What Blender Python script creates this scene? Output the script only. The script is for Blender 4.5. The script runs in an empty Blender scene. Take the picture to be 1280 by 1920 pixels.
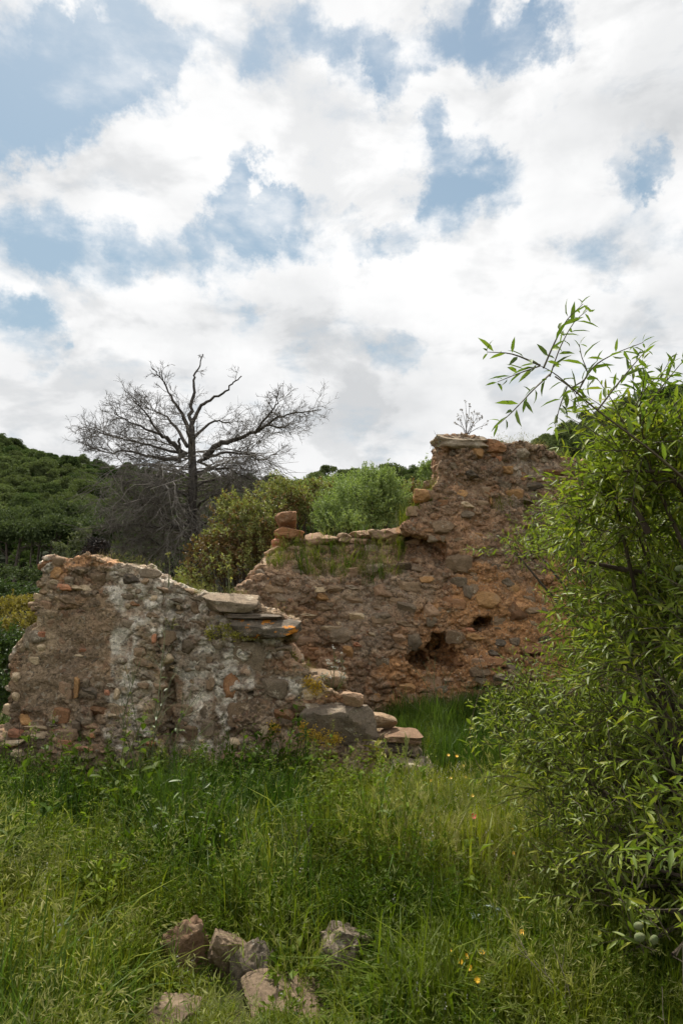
import bpy, math, random
import numpy as np
from mathutils import Vector, Euler

random.seed(7)
RNG = np.random.default_rng(7)
R = math.radians
SC = bpy.context.scene
COL = SC.collection

# ------------------------------------------------------------------ camera
PITCH = R(9.75)
CAM_Z = 1.6
FPX, CXP, CYP = 1280.0, 640.0, 960.0            # 24 mm lens on a 24x36 portrait frame
cam_d = bpy.data.cameras.new('camera')
cam_d.sensor_fit = 'VERTICAL'; cam_d.sensor_height = 36.0; cam_d.lens = 24.0
cam_d.clip_start = 0.05; cam_d.clip_end = 3000.0
cam = bpy.data.objects.new('camera', cam_d); COL.objects.link(cam)
cam.location = (0, 0, CAM_Z); cam.rotation_euler = (R(90) + PITCH, 0, 0)
SC.camera = cam


def ray(px, py):
    a = (px - CXP) / FPX; b = -(py - CYP) / FPX
    return np.array([a, math.cos(PITCH) - b * math.sin(PITCH), math.sin(PITCH) + b * math.cos(PITCH)])


def P(px, py, Y):
    """point of the place seen at photo pixel (px, py), Y metres in front of the camera"""
    d = ray(px, py)
    return np.array([0, 0, CAM_Z]) + d * (Y / d[1])


# ------------------------------------------------------------------ world, sun, exposure
SUN_EL, SUN_AZ = 60.0, -24.0   # azimuth measured from +Y towards +X, degrees
W = bpy.data.worlds.new('World'); SC.world = W; W.use_nodes = True
nt = W.node_tree; nt.nodes.clear()


class NB:
    """small node-building helper"""
    def __init__(s, tree): s.t = tree
    def n(s, typ, **kw):
        nd = s.t.nodes.new(typ)
        for k, v in kw.items():
            setattr(nd, k, v)
        return nd
    def link(s, a, b): s.t.links.new(a, b)
    def put(s, sock, v):
        if isinstance(v, bpy.types.NodeSocket): s.link(v, sock)
        else: sock.default_value = v
    def math(s, op, a, b=0.0, c=0.0, clamp=False):
        nd = s.n('ShaderNodeMath', operation=op, use_clamp=clamp)
        s.put(nd.inputs[0], a); s.put(nd.inputs[1], b); s.put(nd.inputs[2], c)
        return nd.outputs[0]
    def vmath(s, op, a, b=(0, 0, 0), scale=None):
        nd = s.n('ShaderNodeVectorMath', operation=op)
        s.put(nd.inputs[0], a); s.put(nd.inputs[1], b)
        if scale is not None: s.put(nd.inputs['Scale'], scale)
        return nd.outputs['Value'] if op in ('DOT_PRODUCT', 'LENGTH') else nd.outputs['Vector']
    def smap(s, v, a, b, c=0.0, d=1.0, smooth=True):
        nd = s.n('ShaderNodeMapRange', interpolation_type='SMOOTHSTEP' if smooth else 'LINEAR')
        s.put(nd.inputs['Value'], v)
        s.put(nd.inputs['From Min'], a); s.put(nd.inputs['From Max'], b)
        s.put(nd.inputs['To Min'], c); s.put(nd.inputs['To Max'], d)
        return nd.outputs[0]
    def noise(s, vec, scale, detail=4.0, rough=0.55, col=False, dist=0.0, lac=2.0):
        nd = s.n('ShaderNodeTexNoise')
        if vec is not None: s.link(vec, nd.inputs['Vector'])
        nd.inputs['Scale'].default_value = scale; nd.inputs['Detail'].default_value = detail
        nd.inputs['Roughness'].default_value = rough; nd.inputs['Distortion'].default_value = dist
        nd.inputs['Lacunarity'].default_value = lac
        return nd.outputs['Color' if col else 'Fac']
    def voro(s, vec, scale, feature='F1', out='Distance', rand=1.0):
        nd = s.n('ShaderNodeTexVoronoi', feature=feature)
        s.link(vec, nd.inputs['Vector']); nd.inputs['Scale'].default_value = scale
        nd.inputs['Randomness'].default_value = rand
        return nd.outputs[out]
    def mix(s, fac, a, b, blend='MIX'):
        nd = s.n('ShaderNodeMix', data_type='RGBA', blend_type=blend)
        s.put(nd.inputs[0], fac)
        s.put(nd.inputs[6], a if isinstance(a, bpy.types.NodeSocket) else (*a[:3], 1))
        s.put(nd.inputs[7], b if isinstance(b, bpy.types.NodeSocket) else (*b[:3], 1))
        return nd.outputs[2]


def build_world():
    b = NB(nt)
    out = b.n('ShaderNodeOutputWorld'); bg = b.n('ShaderNodeBackground')
    bg.inputs['Strength'].default_value = 0.1
    sky = b.n('ShaderNodeTexSky', sky_type='NISHITA')
    sky.sun_disc = False
    sky.sun_elevation = R(SUN_EL); sky.sun_rotation = R(SUN_AZ)
    sky.altitude = 100; sky.air_density = 1.0; sky.dust_density = 0.6; sky.ozone_density = 1.2
    D = b.vmath('NORMALIZE', b.n('ShaderNodeTexCoord').outputs['Generated'])
    sx = b.n('ShaderNodeSeparateXYZ'); b.link(D, sx.inputs[0])
    zz = b.math('ADD', b.math('MAXIMUM', sx.outputs[2], 0.0), 0.42)
    cx = b.n('ShaderNodeCombineXYZ')
    b.link(b.math('DIVIDE', sx.outputs[0], zz), cx.inputs[0])
    b.link(b.math('DIVIDE', sx.outputs[1], zz), cx.inputs[1])
    b.link(b.math('MULTIPLY', sx.outputs[2], 1.5), cx.inputs[2])
    PL = cx.outputs[0]
    # ragged edges: warp the direction before the gaps between the clouds are laid out
    w1 = b.vmath('SCALE', b.vmath('SUBTRACT', b.noise(D, 5.0, 2.0, 0.5, col=True), (.5, .5, .5)), scale=0.10)
    w2 = b.vmath('SCALE', b.vmath('SUBTRACT', b.noise(D, 15.0, 5.0, 0.68, col=True), (.5, .5, .5)), scale=0.12)
    WD = b.vmath('NORMALIZE', b.vmath('ADD', D, b.vmath('ADD', w1, w2)))

    def blobs(lst):
        acc = None
        for (px, py, r, w) in lst:
            c = ray(px, py); c = c / np.linalg.norm(c)
            a = r / FPX
            g = b.smap(b.vmath('DOT_PRODUCT', WD, tuple(c)), math.cos(a * 1.12), math.cos(a * 0.05), 0.0, w)
            acc = g if acc is None else b.math('ADD', acc, g)
        return acc
    gaps = [(60, 130, 130, .8), (0, 215, 90, .8), (150, 150, 90, .6), (110, 70, 60, .4), (230, 110, 90, .55), (300, 60, 70, .5), (340, 120, 60, .45), (220, 30, 60, .4),
            (440, 70, 60, .45), (520, 80, 70, .55), (590, 75, 60, .5), (650, 110, 65, .6), (710, 150, 50, .65), (690, 60, 45, .35),
            (780, 90, 55, .5), (850, 65, 70, .6), (915, 95, 65, .55), (970, 100, 55, .5), (1015, 80, 45, .5),
            (455, 320, 50, .75), (480, 390, 75, .75), (430, 460, 85, .7), (520, 440, 75, .6), (600, 450, 60, .55), (545, 390, 40, .4), (350, 480, 70, .5),
            (690, 438, 50, .6), (760, 440, 42, .6), (800, 285, 60, .5), (790, 250, 30, .3), (850, 330, 75, .5), (915, 345, 65, .55), (835, 395, 55, .5), (870, 450, 40, .4),
            (1185, 300, 55, .6), (1220, 315, 34, .45), (60, 440, 85, .5), (20, 400, 50, .3), (130, 460, 70, .4), (210, 505, 80, .5), (280, 500, 50, .3), (100, 520, 50, .3),
            (30, 640, 80, .6), (15, 585, 55, .35), (80, 610, 50, .3), (770, 665, 50, .5), (440, 620, 45, .4), (1110, 495, 55, .4), (560, 680, 40, .3), (1000, 190, 30, .3), (410, 570, 40, .35)]
    G = blobs(gaps)
    # the same broken cloud goes on round the rest of the sky
    ln = b.noise(PL, 1.3, 3.0, 0.5)
    Gn = b.math('MULTIPLY', b.smap(ln, 0.54, 0.66), b.smap(sx.outputs[1], 0.62, 0.42))
    G = b.math('MINIMUM', b.math('ADD', G, Gn), 1.0)
    fb = b.noise(PL, 5.0, 7.0, 0.60, dist=0.25)
    fine = b.noise(PL, 15.0, 6.0, 0.6)
    v = b.math('ADD', 0.67, b.math('MULTIPLY', b.math('SUBTRACT', fb, 0.5), 1.25))
    v = b.math('ADD', v, b.math('MULTIPLY', b.math('SUBTRACT', fine, 0.5), 0.50))
    v = b.math('SUBTRACT', v, b.math('MULTIPLY', G, 0.55))
    alpha = b.smap(v, 0.08, 0.64)
    # light and shade inside the cloud: billows lit from above, thick parts grey
    off = b.vmath('ADD', PL, (-0.03, 0.07, 0.03))
    fb2 = b.noise(off, 5.0, 4.0, 0.55, dist=0.25)
    lit = b.math('ADD', 0.5, b.math('MULTIPLY', b.math('SUBTRACT', fb, fb2), 1.6))
    thick = b.noise(PL, 3.0, 5.0, 0.55)
    greys = blobs([(1250, 170, 120, .8), (560, 600, 110, .55), (760, 730, 130, .6), (90, 760, 150, .6), (1190, 430, 70, .4),
                   (1050, 230, 70, .4), (330, 650, 60, .3), (1000, 800, 150, .5), (640, 850, 160, .45), (1270, 560, 70, .4)])
    gfac = b.math('ADD', b.math('MULTIPLY', greys, 0.55), b.smap(thick, 0.44, 0.74, 0.0, 0.55))
    gfac = b.math('ADD', gfac, b.smap(lit, 0.58, 0.28, 0.0, 0.45))
    gfac = b.math('MINIMUM', b.math('MAXIMUM', gfac, 0.0), 1.0)
    ccol = b.mix(gfac, (6.75, 6.75, 6.75), (4.35, 4.45, 4.55))
    # thin veil over the blue
    blue = b.mix(b.smap(sx.outputs[2], .32, .78, .78, .30), b.vmath('MULTIPLY', sky.outputs[0], (.84, .88, .78)), (2.75, 3.62, 4.30))
    fin = b.mix(alpha, blue, ccol)
    b.link(fin, bg.inputs['Color']); b.link(bg.outputs[0], out.inputs[0])


build_world()
W.cycles.sampling_method = 'MANUAL'; W.cycles.sample_map_resolution = 512
sun_d = bpy.data.lights.new('sun', 'SUN'); sun_d.energy = 4.2; sun_d.angle = R(5); sun_d.color = (1.0, 0.95, 0.86)
sun = bpy.data.objects.new('sun', sun_d); COL.objects.link(sun)
_sd = Vector((math.sin(R(SUN_AZ)) * math.cos(R(SUN_EL)), math.cos(R(SUN_AZ)) * math.cos(R(SUN_EL)), math.sin(R(SUN_EL))))
sun.rotation_euler = (-_sd).to_track_quat('-Z', 'Y').to_euler(); sun.location = (0, 0, 30)
vs = SC.view_settings
vs.view_transform = 'Standard'; vs.look = 'None'; vs.gamma = 1.0; vs.use_curve_mapping = False; vs.exposure = 0.60
cy = SC.cycles
cy.use_denoising = True; cy.use_adaptive_sampling = True; cy.adaptive_threshold = 0.02; cy.adaptive_min_samples = 16; cy.max_bounces = 6; cy.diffuse_bounces = 3; cy.glossy_bounces = 2
cy.transmission_bounces = 4; cy.transparent_max_bounces = 6; cy.caustics_reflective = False; cy.caustics_refractive = False

# ------------------------------------------------------------------ numpy noise
_TAB = np.random.default_rng(11).random((64, 64, 64)).astype(np.float32) * 2 - 1


def vn(Pt, freq, seed=0):
    """value noise -1..1 at scattered points"""
    q = np.asarray(Pt, dtype=np.float64) * np.asarray(freq) + seed * 7.31 + 1000
    i = np.floor(q).astype(np.int64); f = q - i; f = f * f * (3 - 2 * f)
    i0 = i & 63; i1 = (i + 1) & 63
    x0, y0, z0 = i0[..., 0], i0[..., 1], i0[..., 2]; x1, y1, z1 = i1[..., 0], i1[..., 1], i1[..., 2]
    fx, fy, fz = f[..., 0], f[..., 1], f[..., 2]
    a = _TAB[x0, y0, z0] * (1 - fx) + _TAB[x1, y0, z0] * fx
    c = _TAB[x0, y1, z0] * (1 - fx) + _TAB[x1, y1, z0] * fx
    d = _TAB[x0, y0, z1] * (1 - fx) + _TAB[x1, y0, z1] * fx
    e = _TAB[x0, y1, z1] * (1 - fx) + _TAB[x1, y1, z1] * fx
    return (a * (1 - fy) + c * fy) * (1 - fz) + (d * (1 - fy) + e * fy) * fz


def fbm(Pt, freq, octv=4, seed=0):
    f = np.asarray(freq, dtype=np.float64); s = 0; a = 1.0
    for k in range(octv):
        s = s + a * vn(Pt, f, seed + k * 3.7); a *= 0.5; f = f * 2.03
    return s


def gnoise(xs, ys, zs, freq, seed):
    """value noise on a regular grid, axis by axis"""
    fr = np.broadcast_to(np.asarray(freq, dtype=float), (3,))
    rng = np.random.default_rng(seed); Ms = []; ns = []
    for ax, f in zip((xs, ys, zs), fr):
        q = (ax - ax[0]) * f + 0.37; i = np.floor(q).astype(int); t = q - i; t = t * t * (3 - 2 * t)
        n = i.max() + 2; M = np.zeros((len(ax), n), dtype=np.float32); r = np.arange(len(ax))
        M[r, i] = 1 - t; M[r, i + 1] += t; Ms.append(M); ns.append(n)
    L = (rng.random(ns) * 2 - 1).astype(np.float32)
    L = np.tensordot(Ms[0], L, (1, 0)); L = np.tensordot(Ms[1], L, (1, 1)).transpose(1, 0, 2)
    return np.tensordot(L, Ms[2].T, (2, 0))


def sstep(x, a, b):
    t = np.clip((np.asarray(x, dtype=float) - a) / (b - a), 0, 1); return t * t * (3 - 2 * t)


# ------------------------------------------------------------------ mesh and object helpers
def mesh_np(name, V, F, smooth=False, mat_idx=None):
    """V (n,3); F list of (m,3)/(m,4) index arrays"""
    me = bpy.data.meshes.new(name)
    V = np.ascontiguousarray(V, dtype=np.float32)
    Fs = [np.asarray(f, dtype=np.int32) for f in (F if isinstance(F, (list, tuple)) else [F]) if len(f)]
    tot = [np.full(len(f), f.shape[1], dtype=np.int32) for f in Fs]
    tot = np.concatenate(tot); loops = np.concatenate([f.ravel() for f in Fs])
    start = np.concatenate([[0], np.cumsum(tot)[:-1]]).astype(np.int32)
    me.vertices.add(len(V)); me.vertices.foreach_set('co', V.ravel())
    me.loops.add(len(loops)); me.loops.foreach_set('vertex_index', loops)
    me.polygons.add(len(tot)); me.polygons.foreach_set('loop_start', start)
    if mat_idx is not None: me.polygons.foreach_set('material_index', np.asarray(mat_idx, dtype=np.int32))
    me.polygons.foreach_set('use_smooth', np.full(len(tot), bool(smooth)))
    me.update(calc_edges=True)
    return me


def tag(o, label=None, cat=None, group=None, kind=None):
    for k, v in (('label', label), ('category', cat), ('group', group), ('kind', kind)):
        if v: o[k] = v
    return o


def obj(name, me, mats, parent=None, loc=None, rot=None, scale=None, **kw):
    o = bpy.data.objects.new(name, me); COL.objects.link(o)
    if mats is not None and not me.materials:
        for m in (mats if isinstance(mats, (list, tuple)) else [mats]): me.materials.append(m)
    l = Vector(loc) if loc is not None else Vector((0, 0, 0))
    if parent is not None:
        o.parent = parent
        q = parent
        while q is not None:
            l = l - q.location; q = q.parent
    o.location = l
    if rot is not None: o.rotation_euler = rot
    if scale is not None: o.scale = scale
    tag(o, **kw)
    return o


def empty(name, loc, **kw):
    o = bpy.data.objects.new(name, None); COL.objects.link(o); o.location = loc; o.empty_display_size = 0.2
    tag(o, **kw); return o


class MB:
    """collects vertices and faces, several materials"""
    def __init__(s): s.v = []; s.f = {3: [], 4: []}; s.m = {3: [], 4: []}; s.n = 0
    def add(s, V, F, mi=0):
        V = np.asarray(V, dtype=float).reshape(-1, 3); F = np.asarray(F)
        if len(F) == 0: return
        s.v.append(V); k = F.shape[1]; s.f[k].append(F + s.n); s.m[k].append(np.full(len(F), mi)); s.n += len(V)
    def mesh(s, name, smooth=False):
        V = np.concatenate(s.v); F = []; M = []
        for k in (3, 4):
            if s.f[k]: F.append(np.concatenate(s.f[k])); M.append(np.concatenate(s.m[k]))
        return mesh_np(name, V, F, smooth, np.concatenate(M))


def unit(v):
    v = np.asarray(v, dtype=float); return v / np.maximum(np.linalg.norm(v, axis=-1, keepdims=True), 1e-9)


def rnd_unit(n, rng=RNG):
    return unit(rng.normal(size=(n, 3)))


def tube(mb, pts, rad, sides=5, mi=0, cap=True):
    pts = np.asarray(pts, dtype=float); n = len(pts); rad = np.broadcast_to(np.asarray(rad, dtype=float), (n,))
    T = np.gradient(pts, axis=0); T = unit(T)
    up = np.array([0, 0, 1.0]) if abs(T[0, 2]) < 0.9 else np.array([1.0, 0, 0])
    A = unit(np.cross(T, up)); B = np.cross(T, A)
    a = np.linspace(0, 2 * math.pi, sides, endpoint=False)
    V = (pts[:, None] + rad[:, None, None] * (np.cos(a)[None, :, None] * A[:, None] + np.sin(a)[None, :, None] * B[:, None])).reshape(-1, 3)
    i = np.arange(n - 1)[:, None] * sides; j = np.arange(sides)[None]; j2 = (j + 1) % sides
    F = np.stack([i + j, i + j2, i + sides + j2, i + sides + j], -1).reshape(-1, 4)
    mb.add(V, F, mi)


def smooth_path(pts, k=4):
    """Catmull-Rom through the points"""
    p = np.asarray(pts, dtype=float); q = np.vstack([2 * p[0] - p[1], p, 2 * p[-1] - p[-2]]); out = []
    for i in range(1, len(q) - 2):
        for t in np.arange(k) / k:
            out.append(0.5 * (2 * q[i] + (q[i + 1] - q[i - 1]) * t + (2 * q[i - 1] - 5 * q[i] + 4 * q[i + 1] - q[i + 2]) * t * t
                              + (3 * q[i] - q[i - 1] - 3 * q[i + 1] + q[i + 2]) * t ** 3))
    out.append(p[-1]); return np.array(out)


def leaves4(Pt, D, N, L, Wd, fold=0.25, droop=0.15):
    """simple folded leaf, 5 verts 4 tris each; returns V,F"""
    n = len(Pt); D = unit(D); S = unit(np.cross(D, N)); N = np.cross(S, D)
    L = np.broadcast_to(L, (n,))[:, None]; Wd = np.broadcast_to(Wd, (n,))[:, None]
    m = Pt + D * L * 0.45
    V = np.stack([Pt, m + S * Wd * .5 + N * Wd * fold, m - S * Wd * .5 + N * Wd * fold, m, Pt + D * L - N * L * droop], 1).reshape(-1, 3)
    f = np.array([[0, 3, 1], [0, 2, 3], [1, 3, 4], [3, 2, 4]])
    F = (np.arange(n)[:, None, None] * 5 + f[None]).reshape(-1, 3)
    return V, F


def leaves8(Pt, D, N, L, Wd, fold=0.22, droop=0.2):
    """lanceolate leaf with two ranks of width, 8 verts 8 tris"""
    n = len(Pt); D = unit(D); S = unit(np.cross(D, N)); N = np.cross(S, D)
    L = np.broadcast_to(L, (n,))[:, None]; Wd = np.broadcast_to(Wd, (n,))[:, None]; dr = np.broadcast_to(droop, (n,))[:, None]
    def at(t): return Pt + D * L * t - N * L * dr * t * t
    a, c = at(.30), at(.68)
    V = np.stack([at(0), a + S * Wd * .48 + N * Wd * fold, a, a - S * Wd * .48 + N * Wd * fold,
                  c + S * Wd * .40 + N * Wd * fold, c, c - S * Wd * .40 + N * Wd * fold, at(1.0)], 1).reshape(-1, 3)
    f = np.array([[0, 2, 1], [0, 3, 2], [1, 2, 5], [1, 5, 4], [2, 3, 6], [2, 6, 5], [4, 5, 7], [5, 6, 7]])
    F = (np.arange(n)[:, None, None] * 8 + f[None]).reshape(-1, 3)
    return V, F


# ------------------------------------------------------------------ materials
def new_mat(name):
    m = bpy.data.materials.new(name); m.use_nodes = True; m.node_tree.nodes.clear()
    b = NB(m.node_tree); out = b.n('ShaderNodeOutputMaterial')
    return m, b, out


def leaf_mat(name, c1, c2, trans=0.35, rough=0.5, tipcol=None, tint=False, island=True, spec=0.35, amt=1.0):
    m, b, out = new_mat(name)
    pr = b.n('ShaderNodeBsdfPrincipled'); tr = b.n('ShaderNodeBsdfTranslucent'); mx = b.n('ShaderNodeMixShader')
    geo = b.n('ShaderNodeNewGeometry'); oi = b.n('ShaderNodeObjectInfo')
    rv = geo.outputs['Random Per Island'] if island else oi.outputs['Random']
    c = b.mix(rv, c1, c2)
    nz = b.noise(geo.outputs['Position'], 1.7, 3.0)
    c = b.mix(b.smap(nz, .3, .7, 0.0, 0.5 * amt), c, b.mix(0.5, c, c2))
    br = b.math('ADD', 0.75, b.math('MULTIPLY', oi.outputs['Random'], 0.5)) if tint else b.math('ADD', 0.8, b.math('MULTIPLY', rv, 0.4))
    c = b.vmath('SCALE', c, scale=br)
    if tint:
        at = b.n('ShaderNodeAttribute', attribute_type='INSTANCER', attribute_name='tint')
        c = b.mix(at.outputs['Fac'], c, b.mix(1.0, c, (0.42, 0.56, 0.42), 'MULTIPLY'))
    if tipcol:
        c = b.mix(b.smap(b.math('FRACT', b.math('MULTIPLY', rv, 7.31)), .80, .95), c, tipcol)
    b.link(c, pr.inputs['Base Color']); pr.inputs['Roughness'].default_value = rough
    pr.inputs['Specular IOR Level'].default_value = spec
    tc = b.mix(1.0, c, (1.15, 1.25, 0.55), 'MULTIPLY'); b.link(tc, tr.inputs[0])
    mx.inputs[0].default_value = trans
    b.link(pr.outputs[0], mx.inputs[1]); b.link(tr.outputs[0], mx.inputs[2]); b.link(mx.outputs[0], out.inputs[0])
    return m


def rock_mat(name, c1, c2, c3, lichen=0.25, lcol=(0.36, 0.35, 0.31), bump=0.6, orange=0.0):
    c1, c2, c3, lcol = ((a * 1.6, g * 1.47, h * 1.30) for a, g, h in (c1, c2, c3, lcol))
    m, b, out = new_mat(name)
    pr = b.n('ShaderNodeBsdfPrincipled'); geo = b.n('ShaderNodeNewGeometry'); oi = b.n('ShaderNodeObjectInfo')
    # world position plus a per-stone shift, so that no two stones share a pattern
    sh = b.vmath('SCALE', (3.1, 5.7, 9.2), scale=oi.outputs['Random'])
    p = b.vmath('ADD', geo.outputs['Position'], sh)
    n1 = b.noise(p, 5.0, 5.0, .6); n2 = b.noise(p, 22.0, 6.0, .65); n3 = b.noise(p, 70.0, 4.0, .6)
    c = b.mix(b.smap(n1, .35, .65), c1, c2)
    c = b.mix(b.smap(n2, .48, .68, 0, .7), c, c3)
    c = b.vmath('SCALE', c, scale=b.math('MULTIPLY', b.math('ADD', .72, b.math('MULTIPLY', oi.outputs['Random'], .55)), b.smap(n3, .25, .75, .72, 1.28)))
    c = b.mix(b.smap(b.noise(p, 6.5, 6.0, .7), .50, .66, 0, .5), c, (0.32, 0.235, 0.155))
    if lichen:
        lm = b.math('MULTIPLY', b.smap(b.noise(p, 9.0, 6.0, .7), .66 - lichen * .3, .74 - lichen * .3), b.smap(n3, .35, .6))
        c = b.mix(b.math('MULTIPLY', lm, 0.85), c, lcol)
    if orange:
        om = b.smap(b.noise(p, 7.0, 4.0, .6), .66 - orange, .70 - orange)
        c = b.mix(om, c, (0.52, 0.20, 0.03))
    b.link(c, pr.inputs['Base Color']); pr.inputs['Roughness'].default_value = 0.92
    pr.inputs['Specular IOR Level'].default_value = 0.2
    h = b.math('ADD', b.math('MULTIPLY', n1, 0.6), b.math('ADD', b.math('MULTIPLY', n2, .45), b.math('MULTIPLY', n3, .25)))
    bp = b.n('ShaderNodeBump'); bp.inputs['Strength'].default_value = bump; bp.inputs['Distance'].default_value = 0.03
    b.link(h, bp.inputs['Height']); b.link(bp.outputs[0], pr.inputs['Normal'])
    b.link(pr.outputs[0], out.inputs[0])
    return m


def core_mat(name):
    """lime and earth mortar full of gravel; its broad colours come with the wall (attribute Col)"""
    m, b, out = new_mat(name)
    pr = b.n('ShaderNodeBsdfPrincipled'); geo = b.n('ShaderNodeNewGeometry'); p = geo.outputs['Position']
    at = b.n('ShaderNodeAttribute', attribute_name='Col')
    c = at.outputs['Color']
    wp = b.vmath('ADD', p, b.vmath('SCALE', b.vmath('SUBTRACT', b.noise(p, 14.0, 3.0, col=True), (.5, .5, .5)), scale=.09))
    vs1 = b.n('ShaderNodeTexVoronoi'); b.link(wp, vs1.inputs['Vector']); vs1.inputs['Scale'].default_value = 16.0
    vs2 = b.n('ShaderNodeTexVoronoi'); b.link(wp, vs2.inputs['Vector']); vs2.inputs['Scale'].default_value = 43.0
    s1 = b.n('ShaderNodeSeparateColor'); b.link(vs1.outputs['Color'], s1.inputs[0])
    s2 = b.n('ShaderNodeSeparateColor'); b.link(vs2.outputs['Color'], s2.inputs[0])
    n1 = b.noise(p, 6.0, 6.0, .65); n2 = b.noise(p, 34.0, 6.0, .65); n3 = b.noise(p, 120.0, 3.0, .6)
    k = b.math('MULTIPLY', b.smap(s1.outputs[0], 0, 1, .86, 1.12, False), b.smap(s2.outputs[0], 0, 1, .84, 1.16, False))
    k = b.math('MULTIPLY', k, b.math('MULTIPLY', b.smap(n1, .3, .7, .80, 1.18), b.smap(n2, .3, .7, .72, 1.26)))
    c = b.vmath('SCALE', c, scale=k)
    # odd pebbles and shards: reddish, ochre, pale
    c = b.mix(b.math('MULTIPLY', b.smap(s1.outputs[1], .90, .92), .35), c, (0.27, 0.13, 0.075))
    c = b.mix(b.math('MULTIPLY', b.smap(s2.outputs[2], .93, .95), .5), c, (0.40, 0.36, 0.28))
    c = b.mix(b.math('MULTIPLY', b.smap(s2.outputs[1], .90, .92), .5), c, (0.06, 0.048, 0.04))
    b.link(c, pr.inputs['Base Color']); pr.inputs['Roughness'].default_value = 0.95
    pr.inputs['Specular IOR Level'].default_value = 0.15
    h = b.math('ADD', b.math('MULTIPLY', b.smap(vs1.outputs['Distance'], .1, .8, 1, 0), .55), b.math('MULTIPLY', n2, .9))
    h = b.math('ADD', h, b.math('ADD', b.math('MULTIPLY', n3, .35), b.math('MULTIPLY', b.smap(vs2.outputs['Distance'], .1, .8, 1, 0), .3)))
    bp = b.n('ShaderNodeBump'); bp.inputs['Strength'].default_value = 0.9; bp.inputs['Distance'].default_value = 0.03
    b.link(h, bp.inputs['Height']); b.link(bp.outputs[0], pr.inputs['Normal'])
    b.link(pr.outputs[0], out.inputs[0])
    return m


def bark_mat(name, c1, c2, rough=.9):
    m, b, out = new_mat(name)
    pr = b.n('ShaderNodeBsdfPrincipled'); geo = b.n('ShaderNodeNewGeometry'); p = geo.outputs['Position']
    n1 = b.noise(b.vmath('MULTIPLY', p, (1, 1, .25)), 14.0, 5.0, .65)
    c = b.mix(b.smap(n1, .35, .65), c1, c2)
    b.link(c, pr.inputs['Base Color']); pr.inputs['Roughness'].default_value = rough
    pr.inputs['Specular IOR Level'].default_value = .2
    bp = b.n('ShaderNodeBump'); bp.inputs['Strength'].default_value = .6; bp.inputs['Distance'].default_value = .02
    b.link(n1, bp.inputs['Height']); b.link(bp.outputs[0], pr.inputs['Normal'])
    b.link(pr.outputs[0], out.inputs[0])
    return m


def plain_mat(name, c1, c2, rough=.6, scale=30.0, trans=0.0):
    m, b, out = new_mat(name)
    pr = b.n('ShaderNodeBsdfPrincipled'); geo = b.n('ShaderNodeNewGeometry'); oi = b.n('ShaderNodeObjectInfo')
    c = b.mix(b.smap(b.noise(geo.outputs['Position'], scale, 4.0), .35, .65), c1, c2)
    c = b.vmath('SCALE', c, scale=b.math('ADD', .85, b.math('MULTIPLY', oi.outputs['Random'], .3)))
    b.link(c, pr.inputs['Base Color']); pr.inputs['Roughness'].default_value = rough
    if trans:
        tr = b.n('ShaderNodeBsdfTranslucent'); mx = b.n('ShaderNodeMixShader'); mx.inputs[0].default_value = trans
        b.link(c, tr.inputs[0]); b.link(pr.outputs[0], mx.inputs[1]); b.link(tr.outputs[0], mx.inputs[2]); b.link(mx.outputs[0], out.inputs[0])
    else:
        b.link(pr.outputs[0], out.inputs[0])
    return m


def ground_mat():
    m, b, out = new_mat('soil_and_litter')
    pr = b.n('ShaderNodeBsdfPrincipled'); geo = b.n('ShaderNodeNewGeometry'); p = geo.outputs['Position']
    n1 = b.noise(p, 1.3, 5.0, .6); n2 = b.noise(p, 11.0, 6.0, .65)
    c = b.mix(b.smap(n1, .35, .65), (0.045, 0.052, 0.016), (0.085, 0.066, 0.035))
    c = b.mix(b.smap(n2, .5, .7, 0, .7), c, (0.028, 0.036, 0.012))
    sy = b.n('ShaderNodeSeparateXYZ'); b.link(p, sy.inputs[0])
    c = b.mix(b.smap(sy.outputs[1], 18, 45), c, (0.022, 0.03, 0.013))     # shrubby forest floor beyond the ruin
    b.link(c, pr.inputs['Base Color']); pr.inputs['Roughness'].default_value = .95
    pr.inputs['Specular IOR Level'].default_value = .1
    bp = b.n('ShaderNodeBump'); bp.inputs['Strength'].default_value = .8; bp.inputs['Distance'].default_value = .05
    b.link(n2, bp.inputs['Height']); b.link(bp.outputs[0], pr.inputs['Normal'])
    b.link(pr.outputs[0], out.inputs[0])
    return m


M = {}
M['core'] = core_mat('rubble_mortar')
M['brown'] = rock_mat('brown_sandstone', (0.140, 0.104, 0.072), (0.180, 0.134, 0.092), (0.105, 0.078, 0.055), .2)
M['ochre'] = rock_mat('ochre_stone', (0.25, 0.150, 0.070), (0.20, 0.120, 0.060), (0.28, 0.18, 0.09), .1)
M['rust'] = rock_mat('rusty_stone', (0.175, 0.095, 0.052), (0.14, 0.080, 0.047), (0.20, 0.12, 0.065), .1)
M['grey'] = rock_mat('grey_schist', (0.120, 0.100, 0.078), (0.155, 0.128, 0.098), (0.085, 0.070, 0.055), .3, (0.30, 0.28, 0.235))
M['dark'] = rock_mat('dark_slate', (0.056, 0.049, 0.042), (0.078, 0.067, 0.056), (0.10, 0.086, 0.07), .2, (0.26, 0.24, 0.20))
M['pale'] = rock_mat('pale_limestone', (0.33, 0.275, 0.20), (0.265, 0.215, 0.152), (0.38, 0.325, 0.25), .1)
M['pink'] = rock_mat('pinkish_stone', (0.225, 0.155, 0.108), (0.185, 0.128, 0.09), (0.26, 0.185, 0.13), .15)
M['brick'] = rock_mat('worn_brick', (0.30, 0.145, 0.088), (0.25, 0.122, 0.08), (0.34, 0.20, 0.135), .1)
M['lichened'] = rock_mat('lichened_slab', (0.135, 0.116, 0.092), (0.175, 0.150, 0.118), (0.09, 0.078, 0.063), .45, (0.31, 0.295, 0.25))
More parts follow.
